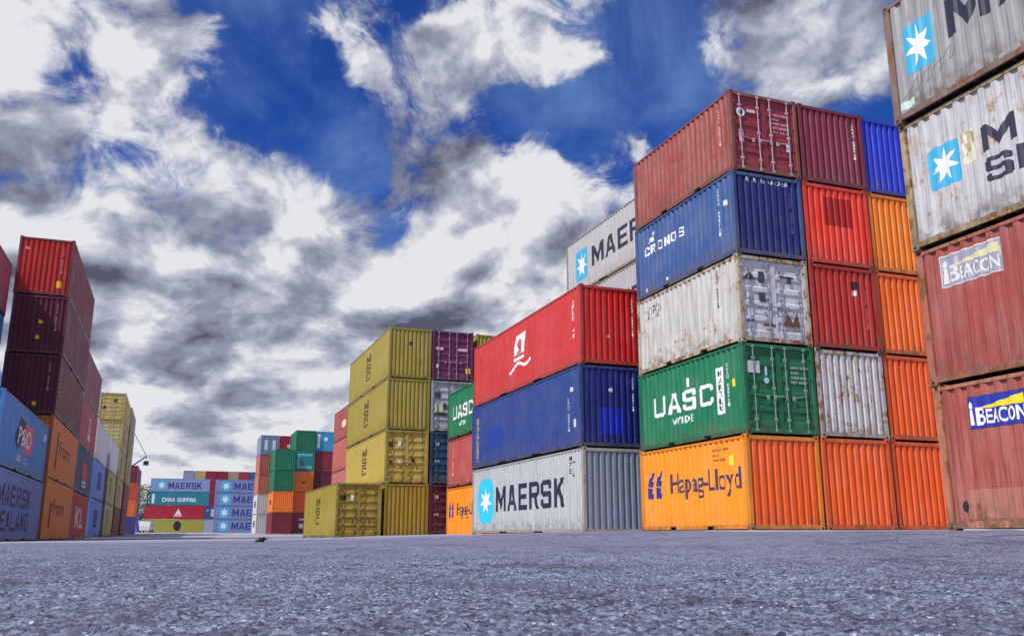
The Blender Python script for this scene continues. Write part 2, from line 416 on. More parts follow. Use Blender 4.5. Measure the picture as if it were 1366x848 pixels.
GL = {
 'M': [_r(0, 0, .22, 1), _r(.78, 0, .22, 1), [(.22, .56), (.5, .02), (.5, .50), (.22, 1)], [(.5, .02), (.78, .56), (.78, 1), (.5, .50)]],
 'A': [[(0, 0), (.25, 0), (.5, .80), (.5, 1), (.34, 1)], [(1, 0), (.66, 1), (.5, 1), (.5, .80), (.75, 0)], [(.325, .22), (.675, .22), (.62, .40), (.38, .40)]],
 'E': [_r(0, 0, .27, 1), _r(.27, 0, .73, .19), _r(.27, .41, .66, .18), _r(.27, .81, .73, .19)],
 'R': [_r(0, 0, .27, 1), _r(.27, .82, .45, .18), [(.72, 1), (.72, .82), (.75, .78), (.75, .64), (.72, .60), (.72, .42), (.94, .47), (1, .58), (1, .84), (.94, .96)], _r(.27, .42, .45, .18), [(.46, .42), (.72, .42), (1, 0), (.71, 0)]],
 'P': [_r(0, 0, .27, 1), _r(.27, .82, .45, .18), [(.72, 1), (.72, .82), (.75, .78), (.75, .60), (.72, .56), (.72, .38), (.94, .43), (1, .54), (1, .84), (.94, .96)], _r(.27, .38, .45, .18)],
 'S': [[(.15, 1), (0, .88), (0, .53), (.14, .41), (.73, .41), (.73, .18), (.26, .18), (.26, .32), (0, .32), (0, .12), (.15, 0), (.85, 0), (1, .12), (1, .47), (.86, .60), (.27, .60), (.27, .82), (.74, .82), (.74, .68), (1, .68), (1, .88), (.85, 1)]],
 'K': [_r(0, 0, .27, 1), [(.27, .33), (.42, .47), (1, 1), (.68, 1), (.27, .62)], [(.42, .47), (.68, 0), (1, 0), (.62, .655)]],
 'U': [[(0, 1), (0, .12), (.14, 0), (.86, 0), (1, .12), (1, 1), (.76, 1), (.76, .19), (.24, .19), (.24, 1)]],
 'C': [[(.15, 1), (0, .88), (0, .12), (.15, 0), (.85, 0), (1, .12), (1, .34), (.75, .34), (.75, .18), (.26, .18), (.26, .82), (.75, .82), (.75, .66), (1, .66), (1, .88), (.85, 1)]],
 'L': [_r(0, 0, .27, 1), _r(.27, 0, .70, .19)],
 'N': [_r(0, 0, .24, 1), _r(.76, 0, .24, 1), [(.24, .60), (.76, 0), (.76, .40), (.24, 1)]],
 'D': [_r(0, 0, .27, 1), _r(.27, .82, .43, .18), _r(.27, 0, .43, .18), [(.70, 1), (.70, .82), (.74, .78), (.74, .22), (.70, .18), (.70, 0), (.93, .07), (1, .18), (1, .82), (.93, .93)]],
 'O': [[(.15, 1), (0, .88), (0, .12), (.15, 0), (.5, 0), (.5, .18), (.26, .18), (.26, .82), (.5, .82), (.5, 1)], [(.5, 1), (.5, .82), (.74, .82), (.74, .18), (.5, .18), (.5, 0), (.85, 0), (1, .12), (1, .88), (.85, 1)]],
 'H': [_r(0, 0, .26, 1), _r(.74, 0, .26, 1), _r(.26, .41, .48, .18)],
 'I': [_r(0, 0, 1, 1)],
 'G': [[(.15, 1), (0, .88), (0, .12), (.15, 0), (.85, 0), (1, .12), (1, .52), (.55, .52), (.55, .36), (.75, .36), (.75, .18), (.26, .18), (.26, .82), (.75, .82), (.75, .68), (1, .68), (1, .88), (.85, 1)]],
}
def blk(s, u, v, w, h, gap=.20):
    ws = [{'M': 1.22, 'I': .27, ' ': .5}.get(ch, 1.0) for ch in s]; k = w / (sum(ws) + gap * (len(s) - 1)); x = u; vs = []; fs = []
    for ch, cw in zip(s, ws):
        for pl in GL.get(ch, []):
            n = len(vs); vs += [(x + px * cw * k, v + py * h) for px, py in pl]; fs.append(tuple(range(n, n + len(pl))))
        x += (cw + gap) * k
    return (vs, fs)
def vblk(s, u, v, w, h, gap=.1):
    out = ([], []); st = h / len(s)
    for i, ch in enumerate(s): out = join(out, blk(ch, u, v + h - (i + 1) * st, w, st * (1 - gap)))
    return out
def vtxt(s, u, v, w, h, **k):                      # letters stacked one above another
    out = ([], []); n = len(s); st = h / n
    for i, ch in enumerate(s):
        if ch == ' ': continue
        out = join(out, txt(ch, u, v + h - (i + 1) * st + st * .1, w, st * .8, **k))
    return out
def rtxt(s, u, v, w, h, **k):                      # word turned 90 degrees, reading upwards
    vs, fs = text2d(s, **k); return ([(u + w - y * w, v + x * h) for x, y in vs], fs)
def join(a, b): n = len(a[0]); return (a[0] + b[0], a[1] + [tuple(i + n for i in f) for f in b[1]])
def rect(u, v, w, h): return ([(u, v), (u + w, v), (u + w, v + h), (u, v + h)], [(0, 1, 2, 3)])
def poly(pts): return (list(pts), [tuple(range(len(pts)))])
def star(u, v, r, n=7, inner=.42, rot=90, ry=None):
    ry = ry or r; pts = [(u, v)]
    for i in range(2 * n):
        a = R(rot + i * 180 / n); q = 1 if i % 2 == 0 else inner
        pts.append((u + math.cos(a) * r * q, v + math.sin(a) * ry * q))
    return (pts, [(0, 1 + i, 1 + (i + 1) % (2 * n)) for i in range(2 * n)])
def disc(u, v, rx, ry, n=24): return poly([(u + rx * math.cos(2 * math.pi * i / n), v + ry * math.sin(2 * math.pi * i / n)) for i in range(n)])
def rrect(u, v, w, h, r=.12):
    pts = []
    for cx, cy, a0 in ((u + w - r, v + r, -90), (u + w - r, v + h - r, 0), (u + r, v + h - r, 90), (u + r, v + r, 180)):
        pts += [(cx + r * math.cos(R(a0 + k * 30)), cy + r * math.sin(R(a0 + k * 30))) for k in range(4)]
    return poly(pts)
def ribbon(pts, th):
    vs = []
    for x, y in pts: vs += [(x, y), (x, y + th)]
    return (vs, [(2 * i, 2 * i + 2, 2 * i + 3, 2 * i + 1) for i in range(len(pts) - 1)])
def bird(dx, s=1.0, y0=1.0):                       # slanting bird-wing emblem, two feathers
    return [poly([(dx + x * s, y0 + y * s) for x, y in q]) for q in (
        [(.04, .40), (.14, .66), (.44, .84), (.40, .66), (.30, .55), (.42, .52), (.34, .36)],
        [(-.03, .02), (-.02, .34), (.12, .36), (.36, .30), (.26, .20), (.40, .14), (.34, .0), (.12, .02)])]
def mark(parent, L, face, shape, mat, layer=1, name='lettering', flat=False):
    """face: '+y','-y' long sides, '-x' blind end, '+x' doors; u runs to the right as one looks at the face"""
    if isinstance(shape, list):
        return [mark(parent, L, face, s_, mat, layer, name, flat) for s_ in shape][-1]
    vs, fs = shape
    side = face[1] == 'y'; span = L if side else W; prof = prof_side(L) if side else ENDC
    bm = bmesh.new(); bv = [bm.verts.new((u - span / 2, v, 0)) for u, v in vs]
    for f in fs:
        try: bm.faces.new([bv[i] for i in f])
        except ValueError: pass
    bm.normal_update(); bmesh.ops.triangulate(bm, faces=[f for f in bm.faces if len(f.verts) > 4], ngon_method='BEAUTY')
    if not flat:
        us = [v.co.x for v in bm.verts]
        for t in bps(min(us), max(us), prof)[1:-1]:
            bmesh.ops.bisect_plane(bm, geom=bm.verts[:] + bm.edges[:] + bm.faces[:], plane_co=(t, 0, 0), plane_no=(1, 0, 0), dist=1e-5)
    for v in bm.verts:
        t, z = v.co.x, v.co.y
        ins = 0 if flat else cor(t, *prof)
        if flat: ins = -.0
        e = .0025 * layer
        if side:
            s = 1 if face[0] == '+' else -1
            v.co = (-t if s > 0 else t, s * (W / 2 - OUT_SIDE - ins + e), z)
        else:
            s = 1 if face[0] == '+' else -1
            off = OUT_END if not (s > 0) else .045
            v.co = (s * (L / 2 - off - ins + e + (.004 if flat and s > 0 else 0)), t if s > 0 else -t, z)
    me = bpy.data.meshes.new(name); bm.to_mesh(me); bm.free()
    return link(name, me, parent, mat)

# ---------------------------------------------- one container
L20, L40, HS, HC = 6.058, 12.192, 2.591, 2.896
COUNT = [0]
def container(a, b, z, L, H, mat, label, group, doors=False, across=False, far=False, frame=None, rods=None, doormat=None, endmat=None, castmat=None, name=None):
    """a = left edge of the box across the yard, b = its near end; doors=True shows the doors towards the camera"""
    nm = name or ('shipping_container')
    if across: c = yard(a + L / 2, b + W / 2, z); rot = YAW + (0 if doors else math.pi)
    else: c = yard(a + W / 2, b + L / 2, z); rot = YAW + (-math.pi / 2 if doors else math.pi / 2)
    if far:
        root = link(nm, geo('far', L, H), None, mat)
    else:
        root = bpy.data.objects.new(nm, None); COL.objects.link(root); root.empty_display_size = .3
    jr = random.Random(int(a * 97 + b * 31 + z * 57)); root.location = c + Vector((jr.uniform(-.012, .012), jr.uniform(-.02, .02), 0)); root.rotation_euler = (0, 0, rot + R(jr.uniform(-.12, .12)))
    tag(root, label, 'shipping container', group)
    if far: return root
    if not frame:
        q = SPEC[mat.name]; frame = paint(q[0] + '_frame', tuple(x * .8 for x in q[1]), min(.72, q[2] + .26), q[3], min(1, q[4] + .35))
    fm = frame; cm = castmat or fm
    for s in (1, -1):
        o = link('side_panel', geo('side', L, H), root, mat)
        if s < 0: o.rotation_euler = (0, 0, math.pi)
    link('end_panel', geo('end', L, H), root, endmat or mat)
    for nme, k in (('top_frame', 'top'), ('bottom_frame', 'bottom')): link(nme, geo(k, L, H), root, fm)
    link('roof_panel', geo('roof', L, H), root, mat); link('floor_frame', geo('floor', L, H), root, M_FLOOR)
    if L < 7: link('pocket_shade', geo('pocket_shade_plate', L, H), root, M_DARK)
    # corner posts and castings: mirrored copies of one mesh
    for sx in (1, -1):
        for sy in (1, -1):
            link('corner_post', mirrored('post', L, H, sx, sy), root, fm)
            for top in (0, 1):
                cst = link('corner_casting', mirrored('casting', L, H, sx, sy, top), root, cm)
                if b < 45 and a > 0:
                    for hk in ('hole_shade', 'hole_end_shade'): link('aperture_shade', mirrored(hk, L, H, sx, sy, top), cst, M_DARK)
    for s in (-1, 1):
        d = link('door', geo('door', L, H, s), root, doormat or mat)
        for q in (1, 2, 3, 4): link('hinge', geo('hinge', L, H, s * q), d, fm)
        for y in (.22, .86): link('lock_rod', geo('rod', L, H, s * y), d, rods or M_ROD)
        for y in (.22, .86): link('handle', geo('handle', L, H, s * y if y > .5 else -(-s * (y + .0))), d, rods or M_ROD)
    return root
MIR = {}
def mirrored(kind, L, H, sx, sy, top=0):
    key = (kind, L, H, sx, sy, top)
    if key in MIR: return MIR[key]
    me = geo(kind, L, H).copy()
    flip = (sx * sy < 0) != bool(top)
    for v in me.vertices: v.co = (v.co.x * sx, v.co.y * sy, (H - v.co.z) if top else v.co.z)
    if flip: me.flip_normals()
    me.update(); MIR[key] = me; return me
# ------------------------------------------------------------------ ground sheet
def build_ground():
    rng = np.random.default_rng(4)
    r1 = np.exp(np.arange(math.log(1.0), math.log(7.0), .0031)); r2 = np.exp(np.arange(math.log(7.0), math.log(60), .012)); r3 = np.exp(np.arange(math.log(60), math.log(6000), .06))
    rr = np.concatenate([[.02, .3, .6, .8, .92], r1, r2, r3])
    fine = np.arange(R(-37), R(37), .0031); coarse = np.linspace(R(37), R(323), 70)[:-1]
    th = np.concatenate([fine, coarse]); nr, nt = len(rr), len(th)
    A, B = np.meshgrid(rr, th, indexing='ij'); X = A * np.sin(B); Y = A * np.cos(B)
    Z = ground_z(X, Y)
    def hsh(i, j, k):
        v = np.sin(i * 127.1 + j * 311.7 + k * 74.7) * 43758.5453; return v - np.floor(v)
    def stones(x, y, s, seed):
        gx, gy = np.floor(x / s), np.floor(y / s); best = np.full_like(x, 9.0); hh = np.zeros_like(x)
        for i in (-1, 0, 1):
            for j in (-1, 0, 1):
                cx, cy = gx + i, gy + j
                px = (cx + .5 + .8 * (hsh(cx, cy, seed) - .5)) * s; py = (cy + .5 + .8 * (hsh(cx, cy, seed + 3) - .5)) * s
                ang = hsh(cx, cy, seed + 6) * 3.14; el = 1 + .5 * hsh(cx, cy, seed + 8)
                dx, dy = x - px, y - py; u = dx * np.cos(ang) + dy * np.sin(ang); w = -dx * np.sin(ang) + dy * np.cos(ang)
                d = np.sqrt((u / el) ** 2 + (w * el) ** 2) / s; m = d < best
                best = np.where(m, d, best); hh = np.where(m, hsh(cx, cy, seed + 11), hh)
        return np.clip(1 - (best / .62) ** 2, 0, 1) * (.25 + .75 * hh)
    n = len([v for v in rr if v < 16]); x, y = X[:n], Y[:n]
    dz = .0050 * stones(x, y, .014, 1) + .0062 * stones(x, y, .026, 20) * (hsh(np.floor(x / .026), np.floor(y / .026), 2) > .35) + .0032 * stones(x, y, .010, 40)
    und = .006 * np.sin(x * 7.3 + 1.7 * np.sin(y * 5.1)) * np.sin(y * 6.1 + x * 2.2) + .004 * np.sin(x * 19 + y * 11) * np.sin(y * 23 - x * 7)
    fade = np.clip((16 - A[:n]) / 8, 0, 1)
    Z[:n] += (dz - .006 + und) * fade
    me = bpy.data.meshes.new('ground'); me.vertices.add(nr * nt); co = np.stack([X, Y, Z], -1).reshape(-1).astype(np.float32)
    me.vertices.foreach_set('co', co)
    I, J = np.meshgrid(np.arange(nr - 1), np.arange(nt), indexing='ij'); J2 = (J + 1) % nt
    q = np.stack([I * nt + J, (I + 1) * nt + J, (I + 1) * nt + J2, I * nt + J2], -1).reshape(-1, 4)[:, ::-1]
    me.loops.add(q.size); me.loops.foreach_set('vertex_index', q.reshape(-1).astype(np.int32))
    me.polygons.add(len(q)); me.polygons.foreach_set('loop_start', np.arange(0, q.size, 4, dtype=np.int32)); me.polygons.foreach_set('loop_total', np.full(len(q), 4, dtype=np.int32))
    me.update(calc_edges=True); me.validate()
    for p in (0,): pass
    me.polygons.foreach_set('use_smooth', np.ones(len(q), bool))
    m, N, bs = new_mat('worn_asphalt'); tc = N.n('ShaderNodeTexCoord'); P = tc.outputs['Object']
    def vor(scale, out):
        v = N.n('ShaderNodeTexVoronoi'); v.inputs['Scale'].default_value = scale; N.put(v.inputs['Vector'], P); return v.outputs[out]
    c1 = N.rng(N.math('MULTIPLY', vor(78, 'Color'), 1.0), .05, .95, 0, 1, 'LINEAR')
    k = N.mix(N.math('POWER', c1, 1.6), (.030, .035, .078, 1), (.40, .44, .64, 1))
    c2 = N.rng(vor(34, 'Color'), .25, .9, 0, 1, 'LINEAR')
    k = N.mix(N.math('MULTIPLY', c2, .30), k, (.40, .44, .64, 1))
    big = N.noise(P, .55, 6, .6); k = N.mix(N.rng(big, .42, .68, 0, .5), k, (.075, .083, .138, 1))
    mid = N.noise(P, 7, 6, .65); k = N.mix(N.rng(mid, .50, .68, 0, .6), k, (.040, .043, .062, 1))
    fleck = N.rng(vor(110, 'Color'), .86, .92); k = N.mix(N.math('MULTIPLY', fleck, .8), k, (.70, .74, .90, 1))
    pit = N.rng(N.noise(P, 40, 6, .72), .54, .60); k = N.mix(N.math('MULTIPLY', pit, .75), k, (.022, .022, .040, 1))
    def crack(scale, wid, off):
        wv = N.vec('ADD', P, N.vec('SCALE', N.vec('SUBTRACT', N.noise(P, 1.3, 6, .65, out=1), (.5, .5, .5)), 1.1)); wv = N.vec('ADD', wv, off)
        v = N.n('ShaderNodeTexVoronoi', feature='DISTANCE_TO_EDGE'); v.inputs['Scale'].default_value = scale; N.put(v.inputs['Vector'], wv); return N.rng(v.outputs['Distance'], wid, wid * .4)
    ck = N.math('MULTIPLY', N.math('MAXIMUM', crack(.32, .006, (0, 0, 0)), crack(.9, .010, (4, 2, 0))), N.rng(N.noise(P, .35, 3), .42, .56))
    k = N.mix(N.math('MULTIPLY', ck, .85), k, (.018, .018, .026, 1))
    oil = N.rng(N.noise(N.vec('ADD', P, (9, 3, 0)), .8, 4, .55), .63, .70); k = N.mix(N.math('MULTIPLY', oil, .55), k, (.035, .036, .046, 1))
    ty = N.noise(N.vec('MULTIPLY', P, (2.6, .16, 1)), 1.0, 5, .6); k = N.mix(N.rng(ty, .56, .70, 0, .45), k, (.055, .058, .088, 1))
    # the far apron is paler concrete
    sp = N.n('ShaderNodeSeparateXYZ'); N.t.links.new(P, sp.inputs[0])
    bb = N.math('ADD', N.math('MULTIPLY', sp.outputs[0], -SY), N.math('MULTIPLY', sp.outputs[1], CY))
    aa = N.math('ADD', N.math('MULTIPLY', sp.outputs[0], CY), N.math('MULTIPLY', sp.outputs[1], SY))
    wob = N.math('MULTIPLY', N.noise(P, .12, 3), 5.0)
    apron = N.rng(N.math('ADD', aa, N.math('MULTIPLY', N.noise(P, .6, 5), .9)), 11.9, 12.3)
    far = N.rng(N.math('ADD', bb, wob), 22.0, 27.0)
    conc = N.mix(N.rng(N.noise(P, .8, 7, .65), .35, .7), (.28, .29, .38, 1), (.45, .45, .54, 1))
    shade_band = N.math('MULTIPLY', N.rng(N.math('ADD', bb, wob), 44, 50), N.rng(N.math('ADD', bb, wob), 78, 70))
    conc = N.mix(N.math('MULTIPLY', shade_band, .75), conc, (.12, .12, .16, 1))  # shade along the left stacks, put into the concrete colour
    k = N.mix(N.math('MULTIPLY', N.math('MAXIMUM', far, apron), .8), k, conc)
    N.put(bs.inputs['Base Color'], k); bs.inputs['Roughness'].default_value = .62; bs.inputs['Specular IOR Level'].default_value = .4
    h = N.math('ADD', N.math('MULTIPLY', N.noise(P, 150, 7, .75), .009), N.math('MULTIPLY', N.math('SUBTRACT', 1.0, vor(78, 'Distance')), .004))
    bp = N.n('ShaderNodeBump'); bp.inputs['Strength'].default_value = .9; bp.inputs['Distance'].default_value = 1.0
    N.put(bp.inputs['Height'], h); N.t.links.new(bp.outputs[0], bs.inputs['Normal'])
    me.materials.append(m)
    o = bpy.data.objects.new('ground', me); COL.objects.link(o); o['kind'] = 'structure'
build_ground()

# ------------------------------------------------------------------ colours
ORANGE = (.93, .30, .012); DEEPOR = (.90, .125, .010); RED = (.72, .030, .018); BRIGHTRED = (.90, .045, .018)
MAROON = (.20, .022, .040); DKMAROON = (.115, .018, .040); BROWNRED = (.42, .085, .050); APLRED = (.60, .035, .035)
BLUE = (.022, .060, .27); NAVY = (.008, .020, .17); VIVID = (.015, .045, .62); GREEN = (.005, .20, .075); WHITE = (.66, .66, .68)
GREY = (.50, .53, .57); YELLOW = (.38, .30, .040); SALMON = (.50, .10, .085); SKYB = (.045, .24, .70); MBLUE = (.02, .36, .66)
TEAL = (.012, .22, .27); PURPLE = (.15, .018, .095); PALEB = (.34, .42, .66)
INK = (.018, .022, .05); PWHITE = (.82, .82, .84)
def ids(c, L, face, u, ztop, mat, s1='SEGU 249', n=3, w=.5, flat=False):
    """the small number lines in the upper corner of a side or an end"""
    sh = txt(s1, u, ztop, w, .075)
    for i in range(1, n): sh = join(sh, txt(('22G1', 'TARE 2200', 'NET 28280', 'CU 33.2')[i - 1], u, ztop - .14 * i, w * (.45 if i == 1 else .9), .065))
    mark(c, L, face, sh, mat, 1, 'number_lines', flat)
def vids(c, L, face, u, z0, h, mat, s='CAXU 639721', w=.09): mark(c, L, face, vtxt(s, u, z0, w, h), mat, 1, 'number_column')
wht = mark_mat('white_lettering', PWHITE); ink = mark_mat('dark_lettering', INK); yel = mark_mat('yellow_sticker', (.90, .70, .02))
def star_logo(c, L, face, u, v, w, h, mk, wear=True):
    mark(c, L, face, rrect(u, v, w, h, min(w, h) * .1), mark_mat('blue_logo_square', (.05, .42, .68), GREY, .06), 1, 'logo_square')
    mark(c, L, face, star(u + w / 2, v + h / 2, w * .44, ry=h * .44), wht, 2, 'logo_star')

# ---------------- near right block: four high, sides towards the aisle, reaching past the frame
gR = 'containers stacked four high at the right edge'; a0, b0 = 12.87, .36; z = gz(14, 9) - .005
rost = paint('rust_post', (.40, .20, .12), .62, .2, .4)
specs = [('pinkish red container with blue and yellow lighthouse sign, bottom of the right-edge stack', (.40, .088, .066), .32, .075),
         ('pinkish red container with a faded white sign, second up in the right-edge stack', (.37, .072, .058), .30, .03),
         ('rusty white container with a blue star square and two-line lettering, third up at right edge', (.52, .52, .55), .46, -.02),
         ('grey container with a blue star square and scribbles, top of the right-edge stack', (.32, .32, .33), .36, -.12)]
NEAR[0] = 1
for i, (lab, colr, ru, off) in enumerate(specs):
    m = paint('near_side_paint_%s' % 'abcd'[i], colr, ru, .35, .85)
    fr = paint('near_frame_%s' % 'abcd'[i], ((.46, .17, .09), (.44, .13, .08), (.42, .31, .15), (.26, .15, .12))[i], .68, .3, .9)
    c = container(a0 + off, b0, z + i * HS, L40, HS, m, lab, gR, frame=fr)
    if i < 2:                                           # printed sign plates with a lighthouse beam
        bl = mark_mat('sign_blue' if i == 0 else 'bleached_sign_blue', (.02, .03, .36) if i == 0 else (.30, .32, .42), (.55, .5, .5), .02 if i == 0 else .16)
        wm = mark_mat('sign_white', (.86, .86, .90)) if i == 0 else mark_mat('bleached_sign_white', (.72, .70, .70))
        ym = mark_mat('sign_yellow', (.80, .68, .03)) if i == 0 else mark_mat('bleached_sign_yellow', (.66, .62, .38))
        u, v, w, h = (.72, 1.74, 1.18, .53) if i == 0 else (.56, 1.76, 1.28, .56)
        mark(c, L40, '+y', rect(u - .02, v - .02, w + .04, h + .04), wm if i else mark_mat('sign_border', (.03, .04, .20)), 1, 'sign_border')
        mark(c, L40, '+y', rect(u, v, w, h), bl, 2, 'sign_panel')
        mark(c, L40, '+y', poly([(u + .16, v + h * .60), (u + w - .04, v + h * .60), (u + w - .04, v + h * .93)]), ym, 3, 'light_beam')
        mark(c, L40, '+y', [poly([(u + .03, v + .05), (u + .13, v + .05), (u + .105, v + h * .62), (u + .055, v + h * .62)]), rect(u + .045, v + h * .64, .07, .07), poly([(u + .04, v + h * .77), (u + .12, v + h * .77), (u + .08, v + h * .88)])], wm, 3, 'lighthouse_emblem')
        mark(c, L40, '+y', join(txt('B', u + .16, v + .04, .21, .31, bold=.02), txt('EACON', u + .385, v + .05, w - .44, .25, bold=.02)), wm, 4, 'sign_lettering')
    if i == 0:
        pm = paint('welded_patch', (.44, .16, .12), .55, .4, .6)
        mark(c, L40, '+y', rect(.50, .20, 2.6, .50), pm, 1, 'repair_patch'); mark(c, L40, '+y', disc(.43, .42, .085, .10), M_DARK, 2, 'round_hole_shade', )  # dark disc paints the shade inside a round hole
    if i == 2:
        star_logo(c, L40, '+y', .60, 1.00, .74, .82, 0)
        mark(c, L40, '+y', blk('MAERSK', 1.80, 1.30, 4.3, .48), mark_mat('worn_ink', (.03, .03, .06), (.5, .48, .46), .03), 1, 'lettering')
        mark(c, L40, '+y', blk('SEALAND', 1.80, .72, 4.6, .44), mark_mat('worn_ink', (.03, .03, .06), (.5, .48, .46), .03), 1, 'lettering')
        mark(c, L40, '+y', rect(1.40, 1.22, .28, .62), mark_mat('cream_label', (.72, .70, .55), (.4, .3, .15), .2), 1, 'faded_label')
    if i == 3:
        star_logo(c, L40, '+y', .40, .86, .76, 1.02, 0)
        mark(c, L40, '+y', blk('MAERSK', 1.46, 1.12, 5.6, .78), ink, 1, 'lettering')
        gm = mark_mat('scribble_ink', (.16, .16, .19))
        rnd = random.Random(3); pts = [(.28, .42), (.46, .62), (.40, .36), (.66, .78), (.60, .48), (.95, .82), (.88, .52), (1.25, .86), (1.18, .60), (1.48, .98), (1.44, .70), (1.62, .92)]
        sh = ([], [])
        for (x1, y1), (x2, y2) in zip(pts, pts[1:]):
            d = Vector((x2 - x1, y2 - y1)); nn = Vector((-d.y, d.x)).normalized() * .007
            sh = join(sh, poly([(x1 - nn.x, y1 - nn.y), (x2 - nn.x, y2 - nn.y), (x2 + nn.x, y2 + nn.y), (x1 + nn.x, y1 + nn.y)]))
        mark(c, L40, '+y', sh, gm, 1, 'graffiti'); mark(c, L40, '+y', rect(.16, .22, .40, .16), mark_mat('pale_label', (.55, .68, .66)), 1, 'pale_label')

NEAR[0] = 0
# ---------------- tall block: three columns of 20 ft boxes, five high
gT = 'containers of the tall five-high block right of centre'; aT, bT = 14.589, 20.642; z = gz(16, 22) - .01
offT = [-.06, -.02, .0, .02, .07]
hap = paint('orange_paint', ORANGE, .12, .12, .25); hapend = hap
grn = paint('green_paint', (.005, .19, .085), .06, .15, .5); wru = paint('rusty_white_paint', (.55, .55, .53), .50, .25, .8); blu = paint('mid_blue_paint', (.038, .10, .31), .14, .45, .75)
brr = paint('brown_red_paint', (.34, .062, .048), .34, .45, .8)
c = container(aT + offT[0], bT, z, L20, HS, hap, 'orange container with blue bird emblem and dark lettering, bottom left of the tall block', gT, endmat=paint('shaded_end_orange', DEEPOR, .12, .12, .4))  # end colour is the same orange with its shade painted in
hb = mark_mat('deep_blue_logo', (.02, .03, .28)); hw = mark_mat('dark_worn_lettering', (.05, .035, .10), (.85, .28, .012), .07)
for dx in (.45, .98): mark(c, L20, '+y', bird(dx, 1.05), hb, 1, 'logo')
mark(c, L20, '+y', txt('Hapag-Lloyd', 1.92, .94, 3.76, .80, bold=.010), hw, 1, 'lettering')
ids(c, L20, '+y', 4.35, 2.22, ink, n=3, w=.75); mark(c, L20, '+y', rect(5.14, 1.78, .22, .28), yel, 1, 'yellow_sticker')
c = container(aT + offT[1], bT, z + HS, L20, HS, grn, 'green container with big white four-letter lettering, second up on the tall block', gT, doors=True, rods=metal('pale_green_rods', (.30, .42, .36), .4, .3), doormat=paint('shaded_door_green', (.004, .15, .06), .06, .12, .3))  # door colour is the side green, darkened as the shaded end
mark(c, L20, '-y', blk('UASC', .93, 1.02, 3.55, .64), wht, 1, 'lettering')
mark(c, L20, '-y', join(rect(3.05, 1.74, .09, .28), txt('WIIDE', 2.1, .66, 1.25, .22, bold=.015)), wht, 1, 'small_lettering')
mark(c, L20, '-y', rect(4.68, .68, .36, 1.36), wht, 1, 'white_panel'); mark(c, L20, '-y', vtxt('HARTLU', 4.76, .75, .20, 1.22), ink, 2, 'number_column')
mark(c, L20, '-y', rect(5.44, 1.38, .16, .22), yel, 1, 'yellow_sticker'); vids(c, L20, '-y', 5.22, .85, 1.25, wht)
mark(c, L20, '+x', rect(.16, 1.72, .42, .34), mark_mat('pale_label', (.6, .6, .64)), 2, 'door_label', True); mark(c, L20, '+x', [disc(.78, 1.52, .09, .09), rect(.74, 1.66, .08, .26)], mark_mat('light_blue_label', (.45, .62, .80)), 2, 'door_label', True)
ids(c, L20, '+x', 1.62, 1.9, mark_mat('pale_lettering', (.55, .62, .58)), 'UACU 334801', 4, .62, True)
c = container(aT + offT[2], bT, z + 2 * HS, L20, HS, wru, 'rust-streaked white container with barred doors, third up on the tall block', gT, doors=True, rods=metal('grey_rods', (.30, .32, .40), .5, .4), doormat=paint('greyed_white_paint', (.66, .66, .72), .46, .2, .4), frame=paint('rusty_white_frame', (.50, .45, .36), .74, .2, .5))
mark(c, L20, '-y', [rect(.70, 1.78, .98, .13), rect(.74, 1.96, .9, .14), rect(.80, 2.14, .76, .10)], mark_mat('faded_black_lettering', (.13, .13, .10), WHITE, .22), 1, 'faded_lettering')
vids(c, L20, '-y', 4.9, 1.2, 1.15, ink, w=.12)
dk = mark_mat('dark_label', (.05, .05, .07))
mark(c, L20, '+x', [poly([(.18, 1.86), (.40, 2.10), (.62, 1.86)]), rect(.72, 1.78, .20, .34), rect(1.42, 2.0, .52, .06), rect(1.72, 1.84, .14, .22)], dk, 2, 'door_marks', True)
mark(c, L20, '+x', [rect(.70, 1.22, .22, .26), rect(.22, .62, .28, .05)], dk, 2, 'door_marks', True); mark(c, L20, '+x', rect(.28, 1.30, .16, .18), wht, 2, 'white_label', True)
mark(c, L20, '+x', [poly([(1.5, .55), (1.66, .95), (1.82, .66), (1.98, 1.0), (2.06, .55)]), rect(.8, .5, .4, .08)], paint('rust_scar', (.14, .065, .035), .3, .2, .5), 2, 'rust_scar', True)
c = container(aT + offT[3], bT, z + 3 * HS, L20, HS, blu, 'blue container with small white lettering on its side, fourth up on the tall block', gT, endmat=paint('shaded_end_navy', NAVY, .07, .10, .35))  # navy end is the side blue with end shade in the colour
mark(c, L20, '+y', blk('CRONOS', .62, 1.46, 2.6, .31, .38), wht, 1, 'lettering')
mark(c, L20, '+y', [poly([(.88, 1.88), (1.34, 1.88), (1.30, 2.06), (1.04, 2.02)]), rect(1.18, 2.08, .18, .12)], wht, 1, 'logo')
vids(c, L20, '+y', 5.2, .75, 1.5, wht, w=.10); mark(c, L20, '+y', rect(5.50, 1.62, .16, .16), mark_mat('cream_sticker', (.75, .75, .55)), 1, 'sticker')
mark(c, L20, '+y', [rect(.62, .22, .14, .12), rect(2.0, .28, .16, .10)], wht, 1, 'sticker')
mark(c, L20, '-x', blk('CRONOS', .48, 2.30, 1.46, .12, .7), wht, 1, 'lettering'); vids(c, L20, '-x', 2.02, .85, 1.25, mark_mat('dim_white_lettering', (.4, .45, .6)), w=.06)
c = container(aT + offT[4], bT, z + 4 * HS, L20, HS, brr, 'brown-red container with white barred doors and round badge, topmost of the tall block', gT, doors=True, rods=metal('pale_lilac_rods', (.62, .50, .60), .4, .3), doormat=paint('crimson_door_paint', (.30, .028, .045), .14, .12, .3))
pk = mark_mat('pink_label', (.85, .50, .66))
